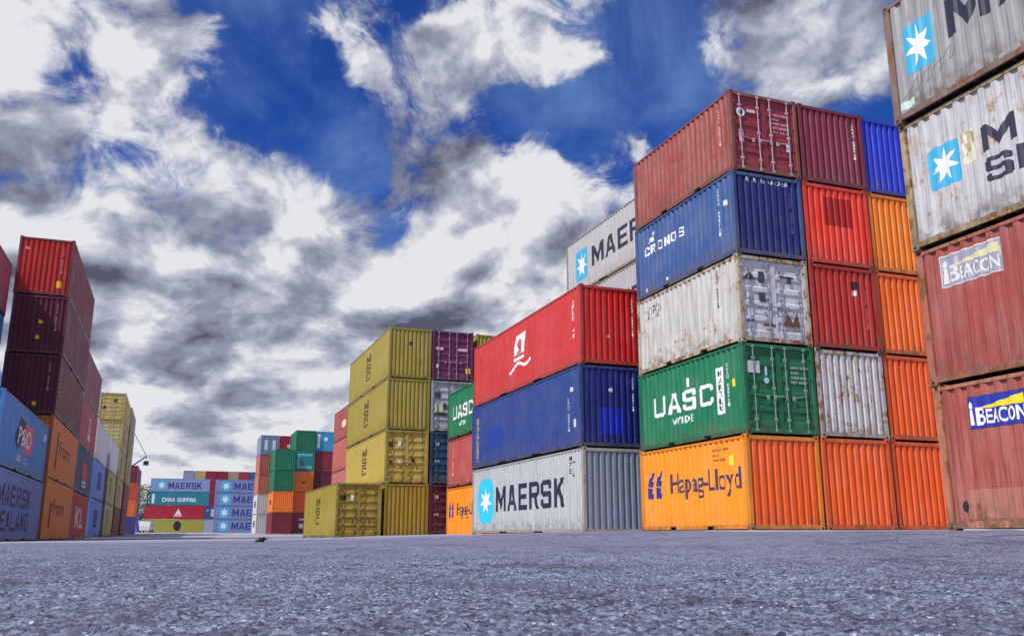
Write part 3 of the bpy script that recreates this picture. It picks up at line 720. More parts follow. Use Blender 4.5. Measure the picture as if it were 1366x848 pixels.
mark(c, L20, '+x', disc(.40, 1.92, .15, .15), wht, 2, 'round_badge', True); mark(c, L20, '+x', disc(.40, 1.92, .075, .075), M_DARK, 3, 'badge_centre', True)
mark(c, L20, '+x', [rect(.62, 1.95, .30, .10), rect(.30, .95, .16, .34)], pk, 2, 'door_label', True); mark(c, L20, '+x', rect(1.98, .86, .16, .26), wht, 2, 'door_label', True)
ids(c, L20, '+x', 1.46, 1.98, pk, 'TEXU 410826', 5, .70, True); vids(c, L20, '+y' if 0 else '-y', 5.35, 1.0, 1.2, mark_mat('pink_white_lettering', (.75, .60, .58)), w=.10)
# second column
a2 = aT + 2.515
specs = [('orange-red ridged container, bottom middle of the tall block', DEEPOR, .12, None), ('rust-stained white ridged container in the middle column of the tall block', (.58, .57, .60), .60, None),
         ('dull red container with a small dark patch, middle column of the tall block', (.52, .022, .014), .14, None),
         ('bright red container with a darker painted-over square, middle column of the tall block', BRIGHTRED, .08, (-.62, .48, 1.27, 2.2, (.42, .012, .010))),
         ('plum-maroon ridged container, top middle of the tall block', (.24, .020, .055), .12, None)]
for i, (lab, colr, ru, pt) in enumerate(specs):
    m = paint('mid_column_paint_%s' % 'abcde'[i], colr, ru, .2, .4, patch=pt)
    c = container(a2 + offT[i] * .9, bT, z + i * HS, L20, HS, m, lab, gT)
    if i == 2:
        mark(c, L20, '-x', rect(1.50, 1.90, .28, .24), M_DARK, 1, 'dark_patch'); mark(c, L20, '-x', rect(1.53, 1.70, .16, .15), wht, 1, 'white_label'); vids(c, L20, '-x', 2.02, .7, 1.2, wht, w=.05)
    if i == 4: vids(c, L20, '-x', 2.04, 1.0, 1.2, mark_mat('pink_white_lettering', (.75, .60, .58)), w=.08)
# third column, set back a little
a3 = a2 + 2.50
specs = [('orange-red ridged container, bottom right of the tall block', (.90, .115, .010), .12), ('orange ridged container, second up in the right column of the tall block', (.90, .12, .010), .10),
         ('orange ridged container, third up in the right column of the tall block', (.95, .16, .010), .08), ('yellow-orange ridged container, fourth up in the right column of the tall block', (.98, .25, .010), .08),
         ('vivid blue ridged container, top right of the tall block', VIVID, .05)]
for i, (lab, colr, ru) in enumerate(specs):
    c = container(a3 + offT[i] * .8, bT + .06, z + i * HS, L20, HS, paint('right_column_paint_%s' % 'abcde'[i], colr, ru, .12, .4), lab, gT)

# ---------------- middle block: three 40 ft boxes
gM = 'containers of the three-high stack in the middle'; aM, bM = 12.947, 27.839; z = gz(14, 33)
mg = paint('light_grey_paint', (.46, .49, .51), .22, .2, .6); mb = paint('mid_navy_paint', (.024, .058, .25), .10, .25, .4); mr = paint('red_paint', APLRED, .08, .18, .35)
c = container(aM, bM, z, L40, HC, mg, 'light grey container with star oval and big dark lettering, bottom of the middle stack', gM, endmat=paint('shaded_end_slate', (.20, .26, .36), .12, .2, .3), frame=paint('grey_frame', (.34, .34, .32), .45, .2, .4))  # slate end is the grey box's shaded side, put into colour
mark(c, L40, '+y', rrect(.84, .44, 2.08, 1.94, .62), mark_mat('bright_blue_oval', (.035, .55, .85)), 1, 'logo_oval'); mark(c, L40, '+y', star(1.88, 1.40, .85, ry=.62), wht, 2, 'logo_star')
mark(c, L40, '+y', blk('MAERSK', 3.25, .92, 7.35, 1.04), ink, 1, 'lettering')
mark(c, L40, '+y', join(vtxt('M7E', 11.02, 2.02, .20, .66), join(txt('-', 11.28, 2.4, .22, .05), txt('4', 11.3, 1.9, .16, .14))), ink, 1, 'number_lines')
mark(c, L40, '+y', [rect(11.98, 1.55, .08, .5), rect(11.98, .85, .08, .45)], yel, 1, 'yellow_stripes')
c = container(aM - .03, bM, z + HC, L40, HC, mb, 'dark blue container with pale vertical lettering, middle of the middle stack', gM, endmat=paint('shaded_end_blue', (.010, .022, .20), .08, .15, .3))  # end blue is darkened to paint the shade on that face
mark(c, L40, '+y', rtxt('NILEDUTCH LINES', .62, .35, .30, 1.95, bold=.012), mark_mat('tan_lettering', (.55, .42, .22), (.03, .07, .27), .06), 1, 'lettering')
mark(c, L40, '+y', [rect(11.3, 2.0, .3, .16), rect(11.55, .72, .2, .28)], mark_mat('pale_label', (.6, .6, .64)), 1, 'label'); vids(c, L40, '+y', 11.1, .6, 1.2, mark_mat('dim_white_lettering', (.4, .45, .6)), w=.12)
mark(c, L40, '+y', [rect(2.2, .75, 1.9, .95), rect(7.8, .38, .5, .2)], mark_mat('repainted_blue', (.012, .045, .34), (.024, .058, .25), .2), 1, 'repainted_patch')
mark(c, L40, '-x', rect(.74, .45, .9, .95), mark_mat('vivid_blue_patch', (.012, .03, .55), (.010, .022, .20), .18), 1, 'repainted_patch'); mark(c, L40, '-x', disc(1.22, 2.02, .08, .08), mark_mat('pale_label', (.6, .6, .64)), 2, 'label')
vids(c, L40, '-x', 2.05, 1.3, 1.2, wht, w=.05)
c = container(aM + .02, bM, z + 2 * HC, L40, HC, mr, 'red container with white eagle badge over waves, top of the middle stack', gM, endmat=paint('red_end_paint', (.62, .018, .018), .06, .12, .3))
mark(c, L40, '+y', poly([(5.386, 1.482), (6.646, 1.482), (6.772, 2.328), (5.680, 2.274)]), wht, 1, 'logo'); mark(c, L40, '+y', [disc(6.1, 1.90, .25, .20), poly([(5.764, 1.500), (6.352, 1.500), (6.184, 1.815)])], mark_mat('red_logo_detail', (.55, .10, .10)), 2, 'logo_detail')
mark(c, L40, '+y', poly([(5.386, 1.230), (6.646, 1.248), (6.646, 1.383), (5.386, 1.365)]), wht, 1, 'logo_bar'); mark(c, L40, '+y', ribbon([(4.924, 0.744), (5.176, 0.798), (5.470, 0.924), (5.764, 1.032), (6.016, 1.050), (6.268, 0.987), (6.520, 0.897), (6.772, 0.870), (7.024, 0.915), (7.318, 1.005)], .13), wht, 1, 'logo_wave')
vids(c, L40, '+y', 11.45, 1.0, 1.5, mark_mat('pink_white_lettering', (.75, .60, .58)), 'APLU 48', w=.22); vids(c, L40, '-x', 2.05, 1.1, 1.4, mark_mat('pink_white_lettering', (.75, .60, .58)), w=.055)
mark(c, L40, '-x', rect(1.05, 1.0, .10, .10), mark_mat('pink_white_lettering', (.75, .60, .58)), 2, 'label')

# ---------------- five-high stack behind the middle block
gB = 'containers of the five-high stack behind the middle stack'; aB, bB = 18.02, 28.1; z = gz(19, 33)
labs = ['brown container at the foot of the stack behind the middle block', 'blue container second up in the stack behind the middle block', 'red container third up in the stack behind the middle block',
        'grey container with dark lettering, fourth up behind the red eagle-badge container', 'grey container with blue star square and dark lettering, topmost behind the middle stack']
for i, (lab, colr) in enumerate(zip(labs, (BROWNRED, BLUE, RED, (.42, .44, .46), (.46, .48, .49)))):
    c = container(aB, bB, z + i * HC, L40, HC, paint('rear_stack_paint_%s' % 'abcde'[i], colr, .22, .25, .35), lab, gB, frame=paint('aged_tan_frame', (.30, .26, .20), .5, .2, .5) if i > 2 else None)
    if i == 4: star_logo(c, L40, '+y', 1.15, .62, 1.35, 1.55, 0)
    if i > 2: mark(c, L40, '+y', blk('MAERSK', 3.0, .98 if i == 4 else .82, 7.4, 1.0), ink, 1, 'lettering')

# ---------------- small stack half hidden by the middle block
gG = 'containers of the small stack between the yellow and middle stacks'; aG, bG = 13.95, 41.6; z = gz(15, 47)
m = hap; c = container(aG, bG, z, L20, HS, m, 'orange container with blue emblem, bottom of the small stack beside the grey star-oval container', gG)
for dx in (.42, .95): mark(c, L20, '+y', bird(dx, 1.05), hb, 1, 'logo')
mark(c, L20, '+y', txt('Hapag-Lloyd', 1.92, .94, 3.76, .80, bold=.010), hw, 1, 'lettering')
c = container(aG, bG, z + HS, L20, HS, paint('salmon_paint', (.48, .085, .075), .16, .3, .4), 'salmon red container, middle of the small stack between yellow and middle stacks', gG)
vids(c, L20, '+y', .95, .6, 1.5, mark_mat('pink_white_lettering', (.75, .60, .58)), w=.2)
c = container(aG, bG, z + 2 * HS, L20, HS, grn, 'green container with white lettering, top of the small stack beside the red container', gG)
mark(c, L20, '+y', blk('UASC', .93, 1.02, 3.55, .70), wht, 1, 'lettering'); mark(c, L20, '+y', txt('WIIDE', 2.1, .58, 1.25, .26, bold=.015), wht, 1, 'small_lettering')

# ---------------- yellow stack and its neighbours
gY = 'containers of the four-high yellow stack and its columns'; aY, bY = 10.581, 48.088; z = gz(11, 53)
yp = paint('mustard_paint', YELLOW, .14, .25, .35); ypd = paint('dark_mustard_paint', (.36, .25, .02), .22, .2, .5); yp2 = paint('pale_mustard_paint', (.50, .38, .07), .22, .2, .35)
msc = mark_mat('dark_brown_lettering', (.07, .05, .03), YELLOW, .06)
def msc_mark(c, L, face, u=5.65, v=.75, w=1.35, h=1.6):
    mark(c, L, face, vblk('MSC', u, v, w, h, .12), msc, 1, 'lettering')
ydoor = metal('dark_mustard_rods', (.16, .13, .05), .5, .2)
HY = [HC, HC, HC, HC]; zz = z
ylab = ['dark mustard ridged container at the foot of the yellow stack', 'mustard container with barred doors, second up in the yellow stack', 'mustard container with ridged end, third up in the yellow stack', 'mustard container with a rust spot, topmost of the yellow stack']
for i in range(4):
    c = container(aY + (.04, 0, .0, .03)[i], bY, zz, L40, HY[i], (ypd, yp2, yp, yp)[i], ylab[i], gY, doors=(i == 1), rods=ydoor)
    if i: msc_mark(c, L40, '-y' if i == 1 else '+y')
    if i == 1: mark(c, L40, '+x', [rect(.22, 1.95, .22, .26), rect(.25, 1.0, .18, .22), rect(1.5, 1.15, .18, .2)], M_DARK, 2, 'door_marks', True); mark(c, L40, '+x', [rect(.72, 2.0, .16, .3), rect(.72, 1.0, .15, .24)], wht, 2, 'door_label', True)
    if i == 3: mark(c, L40, '-x', rect(1.55, .75, .34, .48), mark_mat('rust_patch', (.38, .13, .02), YELLOW, .25), 1, 'rust_patch'); mark(c, L40, '-x', rect(1.15, 1.9, .18, .2), M_DARK, 1, 'dark_label')
    zz += HY[i] - .005
c = container(8.03, 48.0, z, L40, HC, yp, 'single mustard container with barred doors standing in front of the yellow stack', gY, doors=True, rods=ydoor, doormat=ypd)
msc_mark(c, L40, '-y', 5.2); mark(c, L40, '+x', rect(.25, 1.95, .26, .26), M_DARK, 2, 'door_marks', True); mark(c, L40, '+x', rect(.78, 1.95, .16, .3), wht, 2, 'door_label', True)
a = aY + 2.52; zz = z
lab2 = ['dark maroon container with small white marks, bottom between yellow and orange boxes', 'dark teal container with barred doors beside the second yellow container', 'pale grey container with barred doors behind the small green one', 'purple container with barred doors and yellow sticker, beside the topmost yellow box']
for i, colr in enumerate((DKMAROON, (.012, .075, .15), (.44, .46, .52), PURPLE)):
    rd = metal(('plum_rods', 'blue_rods', 'dark_rods', 'lilac_rods')[i], ((.14, .05, .09), (.05, .14, .22), (.16, .17, .22), (.48, .34, .50))[i], .45, .3)
    c = container(a, bY, zz, L40, HY[i], paint('second_column_paint_%s' % 'abcd'[i], colr, .12, .2, .4), lab2[i], gY, doors=True, rods=rd)
    if i == 3: mark(c, L40, '+x', rect(1.98, .48, .28, .30), yel, 2, 'yellow_sticker', True); mark(c, L40, '+x', [rect(.22, 1.75, .42, .16), rect(1.5, 1.75, .6, .16)], pk, 2, 'door_label', True); mark(c, L40, '+x', rect(.25, .72, .14, .2), wht, 2, 'door_label', True)
    if i == 2: mark(c, L40, '+x', [rect(.2, .9, .7, .14), rect(.2, 1.9, .35, .3), rect(.7, 1.3, .2, .3)], dk, 2, 'door_marks', True); mark(c, L40, '+x', rect(.22, 1.1, .5, .4), mark_mat('cream_label', (.72, .70, .45)), 2, 'door_label', True)
    if i < 2: mark(c, L40, '+x', [rect(.32, 2.1, .2, .2), rect(.3, 1.2, .24, .12)], mark_mat('pale_label', (.6, .6, .64)), 2, 'door_label', True)
    zz += HY[i] - .005
a += 2.56; zz = z
lab3 = ['brown container at the foot of the column behind the small stack', 'grey container second up in the column behind the small stack', 'blue container third up in the column behind the small stack', 'mustard container peeking above the red eagle-badge container']
for i, colr in enumerate((BROWNRED, GREY, BLUE, (.40, .33, .06))):
    container(a + .1, bY + .1, zz, L40, HY[i], paint('third_column_paint_%s' % 'abcd'[i], colr, .15, .2, .4), lab3[i], gY); zz += HY[i] - .005
# salmon stack further along the same side
gS = 'containers of the salmon stack behind the yellow one'; zz = gz(15, 84)
for i, (lab, colr) in enumerate(zip(['salmon container at the foot of the salmon stack', 'pink-salmon container second up in the salmon stack, left of the yellow stack', 'salmon container third up in the salmon stack, left of the yellow stack', 'dusky red container with a pale mark, topmost of the salmon stack'], (SALMON, (.50, .13, .13), SALMON, (.36, .07, .065)))):
    c = container(14.2, 76, zz + i * (HC - .005), L40, HC, paint('salmon_stack_paint_%s' % 'abcd'[i], colr, .12, .35, .3), lab, gS)
    if i == 3: mark(c, L40, '+y', disc(5.5, 1.35, 1.2, .35), mark_mat('cream_mark', (.80, .62, .40)), 1, 'pale_mark')

# ---------------- left side: nearest stack reaching out of the frame
gN = 'containers of the nearest stacks at the left edge'; z = gz(-6, 41)
lb = paint('light_blue_paint', (.050, .25, .68), .06, .2, .3)
c = container(-5.70 - W, 34.75, z, L40, HS, paint('pale_blue_grey_paint', (.15, .24, .60), .08, .2, .3), 'pale blue container with two rows of dark lettering, bottom at the left edge', gN)
il = mark_mat('navy_lettering', (.03, .035, .16), (.3, .4, .66), .08)
mark(c, L40, '-y', blk('MAERSK', .9, 1.28, 7.9, .78), il, 1, 'lettering'); mark(c, L40, '-y', blk('SEALAND', .9, .38, 7.9, .74), il, 1, 'lettering')
c = container(-5.74 - W, 34.75, z + HS, L40, HS, lb, 'light blue container with navy and pink square emblem, second up at the left edge', gN)
mark(c, L40, '-y', [poly([(3.6, 1.3), (5.6, 1.1), (5.6, 2.0), (3.9, 2.1)]), disc(4.0, 1.3, .8, .4)], mark_mat('navy_emblem', (.02, .02, .12)), 1, 'logo')
mark(c, L40, '-y', rrect(5.3, .85, 2.3, 1.1, .15), mark_mat('pink_emblem', (.80, .12, .25)), 2, 'logo'); mark(c, L40, '-y', txt('P&O', 3.9, 1.05, 3.3, .7, bold=.012), wht, 3, 'lettering')
mark(c, L40, '-y', join(txt('NED', 4.1, .42, 1.1, .24, bold=.015), txt('LL', 5.9, .42, .8, .24, bold=.015)), wht, 1, 'small_lettering'); mark(c, L40, '-y', rect(11.0, 1.8, .5, .3), wht, 1, 'label')
zz = z
for i, (lab, colr) in enumerate(zip(['dark red container at the foot of the leftmost column', 'grey container second up in the leftmost column', 'teal container third up in the leftmost column', 'light blue container fourth up, at the left edge beside the maroon boxes', 'pink-mauve container at the left edge, level with the topmost red-ended one'],
                                    ((.25, .02, .02), GREY, TEAL, (.04, .22, .55), (.42, .085, .15)))):
    c = container(-8.25 - W, 34.9, zz, L40, HS, paint('leftmost_paint_%s' % 'abcde'[i], colr, .08, .25, .3), lab, gN); zz += HS
    if i == 4: mark(c, L40, '-y', join(txt('tex', 6.2, 1.0, 3.2, .6, bold=.012), rect(10.9, 1.9, .4, .2)), mark_mat('dark_plum_lettering', (.12, .03, .08)), 1, 'lettering')

# five high stack: two orange, three maroon
gL = 'containers of the five-high maroon and orange stack at left'; aL, bL = -5.612, 47.101; z = gz(-6, 53); offL = [.03, 0, 0, .03, -.02]
spec = [('orange container with dark word on its side, bottom of the left five-high stack', (.80, .22, .03)), ('orange container with dark word on its side, second up in the left five-high stack', (.78, .20, .035)),
        ('dark maroon container with one yellow sticker, third up in the left five-high stack', (.135, .018, .042)), ('dark maroon container with two small yellow stickers, fourth up in the left five-high stack', (.130, .018, .048)),
        ('red-ended maroon container with yellow sticker, topmost of the left five-high stack', (.22, .022, .050))]
for i, (lab, colr) in enumerate(spec):
    c = container(aL - W + offL[i], bL, z + i * (HC - .004), L40, HC, paint('left_stack_paint_%s' % 'abcde'[i], (colr, colr, (.17, .018, .055), (.17, .018, .068), (.23, .018, .048))[i], .04, .22, .3), lab, gL, endmat=paint('red_end_panel', (.52, .022, .018), .06, .1, .3) if i == 4 else (paint('shaded_end_plum', (.125, .014, .038), .05, .1, .3) if i > 1 else None))  # plum ends are the maroon paint with shade in the colour
    if i < 2:
        mark(c, L40, '-y', join(txt('from', 3.3, 1.25, 5.0, .75, bold=.012), rect(2.2, .55, .7, 1.75 if i else 1.3)), mark_mat('dark_red_brown_lettering', (.10, .02, .02)), 1, 'lettering')
    else:
        s = {2: [(1.38, .42)], 3: [(1.22, 1.48), (1.14, .72)], 4: [(1.80, .42)]}[i]
        for u, v in s: mark(c, L40, '-x', rect(u, v, .26 if i == 4 else .18, .34 if i == 4 else .18), yel, 2, 'yellow_sticker')
        vids(c, L40, '-x', 1.94, 1.15, 1.35, mark_mat('lilac_lettering', (.55, .42, .55)), w=.08)
        mark(c, L40, '-y', rtxt('TEXU 83', .9, .9, .30, 1.5, bold=.012), mark_mat('lilac_lettering', (.55, .42, .55)), 1, 'number_column')
        if i == 4: mark(c, L40, '-x', rect(.30, 2.25, .16, .12), mark_mat('pink_label', (.85, .50, .66)), 2, 'label')

def stack(a, b, L, H, zb, group, items, doors=False, base_far=False):
    out = []
    for i, (lab, colr, *rest) in enumerate(items):
        m = paint('stack_paint_%d_%d_%d' % tuple(int(x * 255) for x in colr), colr, .10, .25, .3, seed=11 + i)
        c = container(a, b, zb + i * (H - .004), L, H, m, lab, group, doors=doors, far=base_far)
        if rest: rest[0](c, L)
        out.append(c)
    return out
red_m = mark_mat('red_emblem', (.75, .05, .08)); navy_m = mark_mat('navy_square', (.015, .03, .20)); pkm = mark_mat('pale_pink_lettering', (.85, .68, .74))
gL2 = 'containers of the four-high stack behind the maroon one'
stack(-5.75 - W, 60.2, L40, HC, gz(-6, 66), gL2, [
    ('bright red container with pale star-like letters, at the foot behind the orange boxes', (.50, .015, .03), lambda c, L: mark(c, L, '-y', txt('KL', 4.0, .7, 5.5, 1.3, bold=.015), pkm, 1, 'lettering')),
    ('dark blue container with red and white emblem, second up behind the orange boxes', (.03, .06, .20), lambda c, L: (mark(c, L, '-y', rect(5.2, 1.0, 3.2, 1.0), red_m, 1, 'logo'), mark(c, L, '-y', txt('cts', 5.4, .45, 3.0, .5, bold=.015), wht, 2, 'lettering'))),
    ('raspberry red container with white letters one above another, third up behind the maroon stack', (.50, .04, .10), lambda c, L: mark(c, L, '-y', vtxt('tal', 6.0, .6, 1.8, 1.7, bold=.015), pkm, 1, 'lettering')),
    ('dusky mauve container on top of the four-high stack behind the maroon one', (.28, .06, .13))])
gL3 = 'containers of the blue and white three-high stack at left'
stack(-5.80 - W, 74.8, L40, HC, gz(-6, 80), gL3, [
    ('light blue container with navy square, bottom of the blue and white stack', (.10, .26, .74), lambda c, L: mark(c, L, '-y', rrect(4.2, .7, 4.0, 1.4, .2), navy_m, 1, 'logo')),
    ('light blue container with navy square, second up under the white container', (.11, .28, .76), lambda c, L: mark(c, L, '-y', rrect(4.2, .8, 4.0, 1.4, .2), navy_m, 1, 'logo')),
    ('white container with lavender end, topmost of the blue and white stack', (.70, .70, .78))])
gL4 = 'containers of the tall yellow stacks at left'
def mm(c, L, face='-y'): msc_mark(c, L, face, 3.2 if L > 7 else 1.8, .6, 2.4, 1.9)
kh = (.46, .38, .13)
stack(-5.6 - W, 87.4, L40, HC, gz(-6, 93), gL4, [('khaki yellow container with dark lettering, bottom between blue and maroon boxes', kh, mm), ('khaki yellow container with dark lettering, second up beside the light blue one', kh, mm),
    ('white container, further of the two topping the blue and khaki boxes', (.72, .72, .78))])
stack(-5.5 - W, 100.2, L40, HC, gz(-6, 106), gL4, [('dark red container under the tall left yellow stack', (.22, .02, .03)), ('khaki yellow container second up in the tall left yellow stack', kh, lambda c, L: mm(c, L, '+y')),
    ('khaki yellow container third up in the tall left yellow stack', kh, lambda c, L: mm(c, L, '+y')), ('khaki yellow container fourth up in the tall left yellow stack', kh, lambda c, L: mm(c, L, '+y')),
    ('khaki yellow container with barred doors, topmost of the left yellow stack', (.50, .38, .08), lambda c, L: mark(c, L, '+x', [rect(1.3, 1.9, .3, .3), rect(.3, 1.2, .3, .3)], M_DARK, 2, 'door_marks', True))], doors=True)
stack(-5.4 - W, 113.0, L40, HC, gz(-6, 119), gL4, [('maroon container at the foot of the second left yellow stack', (.20, .015, .03)), ('maroon container second up in the second left yellow stack', (.22, .02, .04))] + [(l_, (.42, .34, .14), mm) for l_ in
    ('khaki container third up in the second left yellow stack', 'khaki container fourth up in the second left yellow stack')] + [('grey-brown container topmost of the second left yellow stack', (.34, .26, .24))])
gL5 = 'containers far down the left side'
stack(-5.5 - W, 150, L40, HS, gz(-6, 150), gL5, [('dark blue container low at the far end of the left row', (.06, .06, .22)), ('orange container in the far left row beside the trees', (.80, .17, .03)), ('orange-red container above the far orange one', (.60, .09, .03)), ('maroon container topmost of the far left row', (.20, .02, .05))], base_far=True)

# ---------------- centre background
gA = 'containers of the green and orange block in the middle distance'; zA = gz(12, 118)
def far_stack(a, b, zb, items, L=L20, H=HS, doors=False, group=gA, across=False, start=0):
    out = []
    for i, (lab, colr) in enumerate(items):
        m = paint('distant_paint_%d_%d_%d' % tuple(int(x * 255) for x in colr), colr, .06, .15, .2, seed=5)
        out.append(container(a, b, zb + (i + start) * H, L, H, m, lab, group, doors=doors, far=True, across=across))
    return out
FG = (.008, .17, .085); FO = (.86, .20, .02); FM = (.20, .02, .035)
o = far_stack(11.5, 115.5, zA, [('maroon container at the foot of the front left column of the distant green block', FM), ('orange container with dark emblem, second up in the distant green block', FO), ('green container third up, left column of the distant block', FG), ('green container fourth up, left column of the distant block', (.010, .19, .10))])
mark(o[1], L20, '+y', disc(3, 1.3, 1.0, .35), M_DARK, 1, 'logo')
o = far_stack(14.05, 116.6, zA, [('dark red container with white badge, foot of second column of distant block', (.26, .02, .04)), ('orange-red container second up behind the single yellow container', (.78, .13, .02)), ('bright orange container with a small dark smile-like mark, third up', FO), ('teal container with pale frame fourth up in the distant block', (.02, .22, .22)), ('green container topmost, its pale side showing, in the distant block', FG)])
mark(o[2], L20, '-x', poly([(.6, 1.5), (1.2, 1.0), (1.8, 1.5), (1.2, 1.2)]), M_DARK, 1, 'dark_mark'); mark(o[0], L20, '-x', [disc(1.2, 1.0, .3, .3), rect(.9, 1.7, .6, .2)], pkm, 1, 'badge')
mark(o[3], L20, '-x', [rect(.25, .35, 1.9, .3), rect(.25, 1.9, 1.9, .3), rect(.25, .6, .35, 1.3)], mark_mat('pale_teal_frame', (.18, .50, .48)), 1, 'pale_frame')
o = far_stack(16.6, 117.0, zA, [('maroon container at the foot of the third column of the distant block', FM), ('brown container second up in the third column of the distant block', BROWNRED), ('dark maroon container third up, third column of the distant block', (.13, .015, .035)), ('maroon container fourth up, third column of the distant block', (.26, .02, .05)), ('bright light blue container with white marks, top right of the distant block', (.03, .33, .60))])
mark(o[4], L20, '-x', [rect(.2, .4, .35, 1.8), disc(1.3, 1.6, .25, .25)], wht, 1, 'white_marks')
gP = 'containers of the row behind the distant green block'; zP = gz(12, 128)
o = far_stack(10.35, 124.0, zP, [('white container with dark mark, foot of the pale stack left of the green block', (.60, .60, .62)), ('white container with dark mark, second up in the pale stack', (.62, .62, .62)), ('salmon container third up in the pale stack', (.55, .18, .13)), ('salmon container fourth up in the pale stack', (.50, .15, .11)), ('grey-blue container with two white marks, topmost behind the green block', (.22, .30, .45))], group=gP)
for q in o[:2]: mark(q, L20, '+y', disc(3, 1.3, 1.2, .5), ink, 1, 'dark_mark')
mark(o[4], L20, '-x', [rect(.5, .6, .4, 1.3), rect(1.5, .6, .4, 1.3)], wht, 1, 'white_marks')
o = far_stack(12.9, 124.0, zP, [('grey container low behind the green block', GREY), ('brown container second up behind the green block', BROWNRED), ('blue container third up behind the green block', BLUE), ('orange container fourth up behind the green block', FO), ('crimson container with pink mark, topmost behind the green block', (.45, .015, .06))], group=gP)
mark(o[4], L20, '-x', disc(1.2, 1.2, .3, .3), pkm, 1, 'pink_mark')

gF = 'containers of the low stack closing the end of the yard'; zF = gz(2, 200)
def long_face(c, kind):
    if kind == 'm': star_logo(c, L40, '-y' , 1.2, .35, 2.0, 1.9, 0); mark(c, L40, '-y', blk('MAERSK', 3.7, .65, 6.6, 1.3), mark_mat('navy_lettering_far', (.02, .03, .22)), 1, 'lettering')
o = far_stack(-5.7, 211.0, zF, [('yellow container with round dark mark, bottom of the end stack', (.38, .34, .05)), ('dark red container with pale triangular badge, second up in the end stack', (.42, .01, .03))], L=L40, H=HC, group=gF, across=True)
mark(o[0], L40, '+y', disc(6.9, 1.45, .8, 1.05), M_DARK, 1, 'logo'); mark(o[1], L40, '+y', [poly([(6.1, .9), (7.6, .9), (6.9, 2.2)]), rect(6.0, .6, 1.7, .2)], pkm, 1, 'badge')
o2 = far_stack(-4.9, 211.0, zF, [('teal container with white two-word lettering, third up in the end stack', (.01, .22, .30)), ('pale grey-blue container with star and dark lettering, top of the end stack', (.24, .31, .55))], L=L40, H=HC, group=gF, across=True, start=2)
mark(o2[0], L40, '+y', join(blk('CHINA', 2.6, .8, 2.6, .85), blk('SHIPPING', 5.7, .8, 3.8, .85)), wht, 1, 'lettering'); mark(o2[0], L40, '+y', rect(.5, .4, .5, 2.0), wht, 1, 'white_bar')
star_logo(o2[1], L40, '+y', 1.3, .35, 1.9, 2.1, 0); nl = mark_mat('navy_lettering_far', (.02, .03, .22)); mark(o2[1], L40, '+y', blk('MAERSK', 3.6, .65, 6.9, 1.4), nl, 1, 'lettering')
o = far_stack(6.55, 211.0, zF, [('pale grey container end at the foot beside the yellow end-stack container', (.42, .44, .56)), ('navy container end with a pale mark, beside the dark red end-stack container', (.05, .10, .32))], H=HC, group=gF)
mark(o[1], L20, '-x', [rect(1.4, .6, .6, 1.6), disc(.7, 1.9, .2, .2)], mark_mat('pale_label', (.6, .6, .64)), 1, 'pale_mark')
gF2 = 'four alike grey-blue containers of the second end stack'; zf2 = gz(12, 200)
for i in range(4):
    c = far_stack(7.75, 190.0, zf2, [(('grey-blue container with star square and dark lettering, bottom of the second end stack', 'grey-blue star-square container second up in the second end stack', 'grey-blue star-square container third up in the second end stack', 'grey-blue star-square container topmost of the second end stack')[i], (.17, .24, .46))], L=L40, H=HS, group=gF2, across=True, start=i)[0]
    star_logo(c, L40, '+y', 1.0, .3, 1.9, 2.0, 0); mark(c, L40, '+y', blk('MAERSK', 3.5, .6, 7.4, 1.35), nl, 1, 'lettering')
gE = 'containers of the long row behind the end stacks'
cols = [((.30, .36, .52), 'grey-blue'), ((.55, .42, .20), 'tan'), ((.34, .02, .07), 'crimson'), ((.30, .02, .04), 'dark red'), ((.42, .33, .24), 'sandy'), ((.40, .05, .07), 'brick red'), ((.05, .14, .34), 'blue'), ((.30, .20, .10), 'brown')]
words = ('lowest', 'second up', 'third up', 'fourth up', 'topmost')
neigh = ['at the left end of the long rear row', 'right of the grey-blue column in the rear row', 'third column of the rear row', 'fourth column of the rear row', 'fifth column of the rear row', 'sixth column of the rear row', 'seventh column of the rear row', 'right end of the rear row']
rnd = random.Random(8)
for j, (colr, nm) in enumerate(cols):
    items = []
    for i in range(5):
        cc, n2 = (colr, nm) if i == 4 or j in (2, 3) else rnd.choice(cols)
        items.append(('%s container end, %s, %s' % (n2, words[i], neigh[j]), cc))
    far_stack(1.7 + j * 2.55, 228.0, zF, items, H=HC, group=gE)

